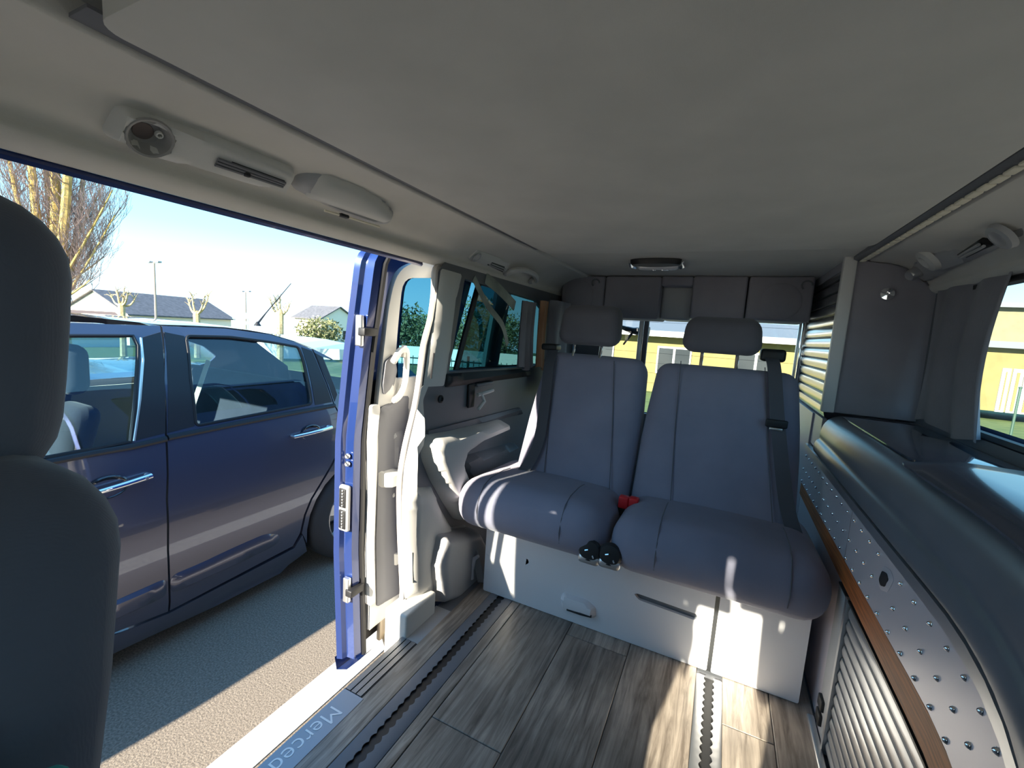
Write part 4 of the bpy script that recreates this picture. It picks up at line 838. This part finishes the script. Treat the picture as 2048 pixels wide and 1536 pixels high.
def wheel(y, s):
    X = CX+s*.775
    w = MB().lathe([(.205, -.09), (.26, -.095), (.295, -.08), (.312, -.05), (.312, .05), (.295, .08), (.26, .095), (.205, .088), (.205, -.09)], (X, y, WZ), (s, 0, 0), 40).build('tyre', mat('tyre rubber', (.03, .03, .032), .8, bump=.3, bscale=120), car)
    r = MB().lathe([(.21, -.06), (.212, .082), (.200, .088), (.192, .07), (.185, -.05)], (X, y, WZ), (s, 0, 0), 36)
    r.build('rim', M_ALU, w)
    for k in range(5):
        a = math.radians(90+72*k); d = Vector((0, math.cos(a), math.sin(a))); n = Vector((0, -d.z, d.y)); c = Vector((X+s*.065, y, WZ))
        MB().loft([[c+d*r0+n*w0+Vector((s*h, 0, 0)) for w0, h in ((-wd_, -.02), (-wd_*.7, .012), (wd_*.7, .012), (wd_, -.02))] for r0, wd_ in ((.03, .045), (.10, .035), (.195, .05))], True, True).build('spoke', M_ALU, w)
    MB().lathe([(0, .07), (.05, .07), (.045, .085), (0, .09)], (X, y, WZ), (s, 0, 0), 18).build('hub_cap', M_ALU, w)
for y in (WY, -.45):
    for s in (1, -1): wheel(y, s)
MB().loft([[(X, WY+.335*math.cos(a), WZ+.335*math.sin(a)) for a in [math.radians(-15+15*k) for k in range(15)]] for X in (CX+.50, CX+.83)]).build('wheel_arch', M_BLACK, car)
# car seats
def cseat(cx, y, w, hb):
    def fb(p): q = p.copy(); q.y += (p.z)*.25; return q
    MB().rbox((cx-w/2, y-.06, -.05), (cx+w/2, y+.06, hb), .06, 4, fb, 3).build('seat_back', M_CARS, car)
    MB().rbox((cx-w/2, y-.52, -.12), (cx+w/2, y+.02, .04), .06, 4).build('seat_cushion', M_CARS, car)
for dx in (.36, -.36):
    cseat(CX+dx, .70, .48, .57)
    MB().rbox((CX+dx-.12, .80, .60), (CX+dx+.12, .90, .82), .05, 4, None, 2).build('headrest', M_CARS, car)
    MB().tube([(CX+dx, .84, .62), (CX+dx, .82, .52)], .03, 8).build('headrest_post', M_CARS, car)
MB().rbox((CX-.66, 1.64, -.05), (CX+.66, 1.76, .60), .06, 4, lambda p: p+Vector((0, p.z*.25, 0)), 3).build('rear_seat_back', M_CARS, car)
MB().rbox((CX-.66, 1.2, -.10), (CX+.66, 1.70, .08), .06, 4).build('rear_seat_cushion', M_CARS, car)
MB().box((CX-.68, 1.85, .42), (CX+.68, 2.5, .44)).build('parcel_shelf', M_CARS, car, smooth=False)
for x in (CX+.40,): strip([(x+.2, 1.30, .75), (x+.15, 1.2, .40), (x+.10, 1.05, .10)], .04, 'seat_belt', M_PAD, car)
# ------------------------------------------------------------------ second car, one bay further away
M_CARL = mat('pale blue car paint', (.42, .62, .78), .3, .2, coat=1)
car2 = thing('parked_car', 'pale blue small car parked beyond the dark hatchback', 'car', (-6.4, 1.9, terr(-6.4, 1.9)))
def c2(sec, name, m):
    b = MB(); z0 = terr(-6.4, 1.9)
    b.loft([[(-6.4+s*w, y, z0+h) for s, w, h in ((1, .70, lo), (1, .84, lo+(hi-lo)*.45), (1, wt_, hi), (0, 0, hi+.03), (-1, wt_, hi), (-1, .84, lo+(hi-lo)*.45), (-1, .70, lo))] for y, lo, hi, wt_ in sec], False)
    return b.build(name, m, car2)
c2([(-.2, .2, .55, .6), (0, .18, .78, .7), (.9, .18, .92, .76), (1.6, .18, .96, .78), (3.1, .18, .98, .78), (3.5, .2, .92, .74), (3.7, .25, .6, .66)], 'body', M_CARL)
c2([(.8, .90, .94, .74), (1.45, .92, 1.36, .58), (2.6, .94, 1.42, .58), (3.2, .94, 1.30, .56), (3.55, .92, .95, .72)], 'greenhouse', G_CAR)
c2([(1.4, 1.33, 1.37, .58), (2.0, 1.38, 1.44, .58), (2.7, 1.38, 1.43, .58), (3.25, 1.26, 1.30, .56)], 'roof', M_CARL)
for y in (.65, 3.0):
    for s in (1, -1): MB().lathe([(.0, -.08), (.3, -.08), (.3, .08), (.18, .09), (.0, .06)], (-6.4+s*.74, y, terr(-6.4, 1.9)+.3), (s, 0, 0), 24).build('wheel', M_BLACK, car2)
# ------------------------------------------------------------------ trees
def grow(b, p, d, L, r, depth, rnd, up=.15, spread=.6, n=5, minr=.004, tw=None):
    pts = [p]; rs_ = [r]; steps = 4
    for k in range(steps):
        d = (d+Vector((rnd.uniform(-1, 1), rnd.uniform(-1, 1), rnd.uniform(-.6, 1)+up))*.13).normalized(); p = p+d*(L/steps); pts.append(p); rs_.append(max(minr, r*(1-.62*(k+1)/steps)))
    (b if depth > 1 or tw is None else tw).tube(pts, rs_, 5 if r > .03 else 3, False)
    if depth <= 0: return
    for k in range(n):
        i = 1+int(rnd.random()*3.99); q = pts[min(i, 4)]; a = Vector((rnd.uniform(-1, 1), rnd.uniform(-1, 1), rnd.uniform(-.2, .9))).normalized()
        grow(b, q, (d*(1-spread)+a*spread+Vector((0, 0, up))).normalized(), L*rnd.uniform(.5, .75), rs_[min(i, 4)]*.6, depth-1, rnd, up, spread, n, minr, tw)
M_MOSS = mat('mossy yellow bark', (.30, .21, .07), .9, 0, .3, 5, col2=(.52, .40, .13))
M_TWIG = mat('grey brown twigs', (.26, .20, .18), .9)
rnd = random.Random(4)
TD = 17.0
tb = PD(112, 600, TD); tb.z = terr(tb.x, tb.y)
tree = thing('bare_tree', 'tall bare tree with yellow mossy stems behind the parked cars', 'tree', tb)
tr = MB(); tw = MB()
top_z = 1+TD*.62
tr.tube([tb+Vector((0, 0, -.2)), tb+Vector((0, 0, 1.2)), tb+Vector((.05, 0, 3.0))], [.42, .36, .30], 12)
for (px, py, pw) in ((60, 300, .16), (105, 260, .19), (140, 250, .17), (20, 330, .10), (172, 300, .10), (85, 240, .13)):
    e1 = PD(px, py, TD+rnd.uniform(-.8, .8)); st = tb+Vector((rnd.uniform(-.15, .15), rnd.uniform(-.15, .15), rnd.uniform(1.6, 2.8)))
    mid = st.lerp(e1, .5)+(e1-tb).cross(Vector((0, 0, 1))).normalized()*rnd.uniform(-.15, .15); mid.x = lerp(mid.x, tb.x+(e1.x-tb.x)*.75, .5); mid.y = lerp(mid.y, tb.y+(e1.y-tb.y)*.75, .5)
    pts = [Vector(p) for p in crom([tuple(st), tuple(mid), tuple(e1), tuple(e1+(e1-mid)*.5)], 6, False)]
    MB().tube(pts, [lerp(pw*1.15, pw*.45, k/(len(pts)-1)) for k in range(len(pts))], 8).build('stem', M_MOSS, tree)
    for k in range(70):
        i = rnd.randrange(1, len(pts)); a = rnd.uniform(0, 6.283); d = Vector((math.cos(a), math.sin(a), rnd.uniform(.5, 1.4))).normalized()
        grow(tw, pts[i], d, rnd.uniform(.7, 1.7), rnd.uniform(.012, .03), 2, rnd, .32, .45, 4, .004, tw)
for (px, py) in ((205, 420), (215, 470), (200, 520), (210, 395), (180, 560), (230, 430), (10, 420), (225, 380), (215, 350)):
    e1 = PD(px, py, TD+rnd.uniform(-1, 1)); st = tb+Vector((0, 0, rnd.uniform(1.8, 4))); d = e1-st
    pts = [Vector(p) for p in crom([tuple(st), tuple(st+d*.5+Vector((0, 0, -.1))), tuple(e1)], 5, False)]
    MB().tube(pts, [lerp(.06, .02, k/(len(pts)-1)) for k in range(len(pts))], 6).build('branch', M_MOSS, tree)
    for k in range(16): grow(tw, pts[rnd.randrange(3, len(pts))], (d.normalized()+Vector((rnd.uniform(-.6, .6), rnd.uniform(-.6, .6), rnd.uniform(.1, .9)))).normalized(), rnd.uniform(.5, 1.2), .014, 2, rnd, .3, .5, 4, .004, tw)
tr.build('trunk', M_MOSS, tree); tw.build('twigs', M_TWIG, tree, kind='stuff', smooth=False)
M_POL = mat('pollard bark', (.34, .26, .14), .9, 0, .3, 8, col2=(.50, .42, .25))
def pollard(px, ytop, yknob, dep, tips, label):
    k0 = PD(px, yknob, dep); base = k0.copy(); base.z = terr(base.x, base.y)
    t = thing('pollarded_tree', label, 'tree', base, 'pollarded trees beyond the cars')
    b = MB(); b.tube([base, base.lerp(k0, .5)+Vector((.03, 0, 0)), k0, k0+Vector((0, 0, .25))], [.17, .15, .17, .08], 8); b.build('trunk', M_POL, t)
    r_ = random.Random(px)
    for (tx, ty) in tips:
        e1 = PD(tx, ty, dep+r_.uniform(-.4, .4)); d = e1-k0
        pts = [Vector(p) for p in crom([tuple(k0), tuple(k0+d*.45+Vector((d.x*.15, d.y*.15, -.12))), tuple(e1)], 4, False)]
        bb = MB(); bb.tube(pts, [lerp(.075, .03, k/(len(pts)-1)) for k in range(len(pts))], 6)
        for k in range(7):
            q = pts[-1-r_.randrange(0, 4)]; dd = Vector((r_.uniform(-1, 1), r_.uniform(-1, 1), r_.uniform(.1, 1.2))).normalized(); bb.tube([q, q+dd*.2+Vector((0, 0, .05)), q+dd*.38], [.02, .014, .007], 4, False)
        bb.build('branch', M_POL, t)
pollard(243, 575, 612, 24, ((222, 590), (234, 582), (256, 585), (270, 598), (248, 578)), 'pollarded tree with many stubby branches in front of the house gable')
pollard(393, 580, 630, 24, ((376, 598), (384, 590), (409, 592), (418, 588)), 'pollarded tree forking into a wide V behind the car roof')
pollard(560, 560, 628, 22, ((541, 602), (550, 596), (560, 597), (580, 606), (573, 618)), 'stout pollarded tree standing behind the car aerial')
pollard(722, 610, 640, 24, ((708, 616), (714, 612), (728, 620), (735, 612)), 'pollarded tree partly hidden by the sliding door edge')
def lamp(px, ytop, dep, label, arm=.5):
    k0 = PD(px, ytop, dep); base = k0.copy(); base.z = terr(base.x, base.y)
    t = thing('lamp_post', label, 'lamp post', base, 'lamp posts along the far road')
    MB().tube([base, k0], [.09, .055], 8).build('pole', mat('wooden lamp pole', (.30, .26, .22), .8), t)
    for s in (-1, 1):
        MB().tube([k0+Vector((0, 0, -.1)), k0+RT*s*arm*.6+Vector((0, 0, .02)), k0+RT*s*arm], .03, 6).build('arm', M_TRIM2, t)
        MB().rbox(k0+RT*s*arm-Vector((.18, .12, .05)), k0+RT*s*arm+Vector((.18, .12, .06)), .03).build('lamp_head', M_TRIM2, t)
lamp(308, 524, 28, 'tall wooden lamp post in front of the house roof', .28); lamp(491, 583, 40, 'slim lamp post above the green sign', .3); lamp(633, 632, 55, 'small distant lamp post near the grey roofed house', .3)
# ------------------------------------------------------------------ houses, sign, fence
def house(ax, ay, dep, w, l, hw, hr, rot, name, label, mw, mr):
    c = PD(ax, ay, dep); z0 = terr(c.x, c.y); t = thing(name, label, 'house', (c.x, c.y, z0)); R = Matrix.Rotation(rot, 3, 'Z')
    def T(x, y, z): return R @ Vector((x, y, 0))+Vector((c.x, c.y, z0+z))
    b = MB(); b.add([T(x, y, z) for y in (0, l) for x, z in ((-w/2, 0), (w/2, 0), (w/2, hw), (0, hr), (-w/2, hw))], [(0, 1, 2, 3, 4), (9, 8, 7, 6, 5), (1, 6, 7, 2), (0, 4, 9, 5)]); b.build('wall', mw, t, smooth=False)
    for s in (-1, 1):
        b = MB(); e_ = .35; dz = (hr-hw)/(w/2)*e_; P4 = [T(0, -.3, hr+.05), T(0, l+.3, hr+.05), T(s*(w/2+e_), l+.3, hw-dz+.05), T(s*(w/2+e_), -.3, hw-dz+.05)]
        b.prism(P4, (0, 0, .14)); b.build('roof_slope', mr, t, smooth=False)
    for x in (-w*.22, w*.2):
        f = MB(); f.prism([T(x-.5, -.04, .9), T(x+.5, -.04, .9), T(x+.5, -.04, 2.1), T(x-.5, -.04, 2.1)], R @ Vector((0, .05, 0))); f.build('window', M_BLACK, t, smooth=False)
    return T, t
M_HW = mat('cream render', (.78, .72, .60), .9); M_SLATE = mat('slate roof', (.10, .10, .11), .7, 0, .2, 3)
rotv = math.atan2(-ray(195, 600).x, ray(195, 600).y)
house(190, 605, 46, 9.5, 12, 3.4, 5.6, rotv-1.02, 'house', 'cream house with dark slate roof behind the tall tree', M_HW, M_SLATE)
house(678, 690, 60, 5.5, 6, 3.6, 5.2, rotv+.25, 'house', 'small distant house with grey roof next to the sliding door edge', M_HW, M_SLATE)
house(70, 625, 36, 4, 5, 2.2, 3.0, rotv-1.2, 'house', 'low annex with brown tiled roof beside the cream house', M_HW, mat('brown tiles', (.22, .15, .12), .8))
sg = PD(482, 632, 38); t = thing('road_sign', 'green and white direction sign on two posts', 'sign', (sg.x, sg.y, terr(sg.x, sg.y)))
for s in (-.5, .5): q = sg+RT*s*1.2; MB().tube([(q.x, q.y, terr(q.x, q.y)), (q.x, q.y, sg.z+.3)], .04, 6).build('post', M_ALU, t)
M_SG = mat('sign green', (.05, .55, .35), .5); M_SW = mat('sign white', (.85, .85, .85), .5)
for k, h in ((0, .26), (-.62, .14)):
    a = sg+Vector((0, 0, k)); nrm = -_F
    MB().prism([a+RT*x+UP*z+nrm*.02 for x, z in ((-.72, -h), (.72, -h), (.72, h), (-.72, h))], nrm*.03).build('sign_board', M_SG, t, smooth=False)
    MB().prism([a+RT*x+UP*z+nrm*.052 for x, z in ((-.35, -h*.8), (.35, -h*.8), (.35, h*.8), (-.35, h*.8))], nrm*.01).build('sign_field', M_SW, t, smooth=False)
# green bar fence and white wall behind the van
Fh = Vector((_F.x, _F.y, 0)).normalized(); Rh = Vector((_r.x, _r.y, 0))
M_FEN = mat('dark green steel', (.03, .07, .05), .5)
def fence(dep, u0, u1, ht, label, sp=.12):
    t = thing('fence', label, 'fence', tuple(Fh*dep+Rh*(u0+u1)/2+Vector((0, 0, terr(*(Fh*dep+Rh*(u0+u1)/2)[:2])))))
    def G(u, h): p = Fh*dep+Rh*u; return Vector((p.x, p.y, terr(p.x, p.y)+h))
    n = int((u1-u0)/2.5)+1
    bar = None
    for k in range(n):
        a, c = u0+(u1-u0)*k/n, u0+(u1-u0)*(k+1)/n
        MB().tube([G(a, 0), G(a, ht+.08)], .03, 6).build('post', M_FEN, t)
        for h in (.12, ht-.05): MB().tube([G(a, h), G(c, h)], .016, 5).build('rail', M_FEN, t)
        m_ = int((c-a)/sp)
        for j in range(1, m_):
            u = lerp(a, c, j/m_); MB().tube([G(u, .1), G(u, ht)], .009, 4).build('bar', M_FEN, t, smooth=False)
fence(9.6, -3.2, 1.2, 1.02, 'dark green bar fence seen through the tinted side window')
def G2(dep, u): p = Fh*dep+Rh*u; return Vector((p.x, p.y, terr(p.x, p.y)))
b = MB(); wv = [G2(25, u) for u in (-16, -10, -5, 0, 5)]
b.loft([[p, p+Vector((0, 0, 1.0)), p+Fh*.2+Vector((0, 0, 1.0)), p+Fh*.2] for p in wv], True, True).build('garden_wall', mat('white render', (.8, .8, .78), .9), label='long white garden wall behind the green fence', cat='wall')
# distant trees behind the wall
M_LEAF = mat('dull green foliage', (.10, .13, .05), .9, 0, .3, 3, col2=(.22, .22, .11))
leafs = []
def bushy(px, py, dep, w, h, label, seed):
    c = PD(px, py, dep); z0 = terr(c.x, c.y); r_ = random.Random(seed); t = thing('bushy_tree', label, 'tree', (c.x, c.y, z0), 'trees behind the white wall')
    MB().tube([(c.x, c.y, z0), (c.x, c.y, z0+h*.4)], .15, 7).build('trunk', M_TWIG, t)
    b = MB()
    for k in range(2200):
        a, s_, q = r_.uniform(0, 6.283), r_.uniform(-1, 1), r_.random()**.4; rr = math.sqrt(1-s_*s_)
        p = Vector((c.x+w*.5*q*rr*math.cos(a), c.y+w*.5*q*rr*math.sin(a), z0+h*.58+h*.44*q*s_+.25*math.sin(a*5)))
        d1_ = Vector((r_.uniform(-1, 1), r_.uniform(-1, 1), r_.uniform(-1, 1)))*.22; d2_ = Vector((r_.uniform(-1, 1), r_.uniform(-1, 1), r_.uniform(-1, 1)))*.22
        b.add([p, p+d1_, p+d2_], [(0, 1, 2)])
    b.build('foliage', M_LEAF, t, kind='stuff', smooth=False)
for i, (px, py, w, h, lb) in enumerate(((800, 680, 4.5, 3.6, 'low rounded tree directly behind the white wall at the door window'), (850, 680, 4, 3.4, 'low bushy tree beyond the white wall beside the door pillar'), (905, 690, 4.5, 3.8, 'dense green tree seen past the edge of the tinted window'), (960, 690, 6, 5.0, 'largest rounded tree seen through the tinted window'), (1010, 695, 5, 4.2, 'rounded tree at the curtain end of the tinted window'), (640, 690, 4, 2.8, 'low bush beside the small grey roofed house'))):
    bushy(px, py, (30, 37, 44, 34, 42, 38)[i], w, h, lb, i)
# ------------------------------------------------------------------ yellow building behind and to the right
M_YEL = mat('yellow render', (.19, .155, .06), .9, 0, .08, 2); M_WHT = mat('white frame', (.4, .4, .39), .6); M_ROOFG = mat('grey metal roof', (.16, .17, .19), .5, .3)
yb = thing('yellow_building', 'long low yellow building with grey roof and white framed windows behind the van', 'building', (6, 21, terr(6, 20)))
gz = terr(0, 20)-.1
def wpt(x, y, Y): return P(x, y, 'Y', Y)
ev = wpt(1300, 671, 20).z
MB().box((-7, 20, gz), (5, 28, ev)).build('wall', M_YEL, yb, smooth=False)
rt = wpt(1300, 651, 20).z+.15
b = MB(); b.loft([[(x, 19.4, ev), (x, 19.4, ev+.22), (x, 22, rt+.25), (x, 28.4, ev+.2), (x, 28.4, ev)] for x in (-7.4, 5.4)], True, True).build('roof', M_ROOFG, yb, smooth=False)
MB().box((-7.4, 19.3, ev-.02), (5.4, 19.42, ev+.18)).build('gutter', M_ALU, yb, smooth=False)
for x in (-5.2, -1.9, 1.2, 4.0):
    f = MB().box((x-.7, 19.93, gz+.9), (x+.7, 20.02, gz+2.1)).build('window', M_WHT, yb, smooth=False)
    for s in (-.34, .34): MB().box((x+s-.29, 19.90, gz+.98), (x+s+.29, 19.94, gz+2.02)).build('pane', mat('dark pane', (.03, .035, .04), .1), f, smooth=False)
# taller hall seen through the kitchen window
hb = thing('yellow_building', 'pale yellow hall with gabled front and white double door seen through the kitchen window', 'building', (21, 18, terr(18, 18)))
h0 = terr(18, 18); a0 = PD(2010, 700, 19); 
Yh = a0.y
def hp_(x, y): return P(x, y, 'Y', Yh)
eh = hp_(2020, 697).z; th_ = hp_(2020, 616).z
MB().box((hp_(1960, 700).x, Yh, h0), (hp_(1960, 700).x+16, Yh+8, eh)).build('wall', M_YEL, hb, smooth=False)
MB().box((hp_(1960, 700).x, Yh-.02, eh+.25), (hp_(1960, 700).x+16, Yh+8, th_)).build('upper_wall', mat('pale yellow cladding', (.17, .155, .095), .9, 0, .06, 4), hb, smooth=False)
MB().box((hp_(1950, 700).x, Yh-.5, eh), (hp_(1950, 700).x+16, Yh+.1, eh+.28)).build('canopy', M_ROOFG, hb, smooth=False)
MB().box((hp_(1950, 700).x, Yh-.4, th_), (hp_(1950, 700).x+17, Yh+8.4, th_+.2)).build('roof', M_ROOFG, hb, smooth=False)
for x0, x1 in ((2000, 2018), (2022, 2044), (2046, 2072)):
    f = MB().box((hp_(x0, 760).x, Yh-.06, hp_(2020, 826).z), (hp_(x1, 760).x, Yh+.02, hp_(2020, 737).z)).build('door_frame', M_WHT, hb, smooth=False)
    MB().box((hp_(x0, 760).x+.12, Yh-.09, hp_(2020, 822).z), (hp_(x1, 760).x-.12, Yh-.05, hp_(2020, 744).z)).build('door_leaf', M_YEL, f, smooth=False)
q = hp_(2036, 800); t = thing('bollard', 'thin dark green post standing on the grass in front of the hall', 'post', (q.x*.6, q.y*.6, terr(q.x*.6, q.y*.6)))
MB().tube([(q.x*.6, q.y*.6, terr(q.x*.6, q.y*.6)), (q.x*.6, q.y*.6, .35)], .03, 8).build('shaft', M_FEN, t); MB().lathe([(.04, 0), (.04, .03), (.0, .05)], (q.x*.6, q.y*.6, .35), (0, 0, 1), 10).build('cap', M_FEN, t)
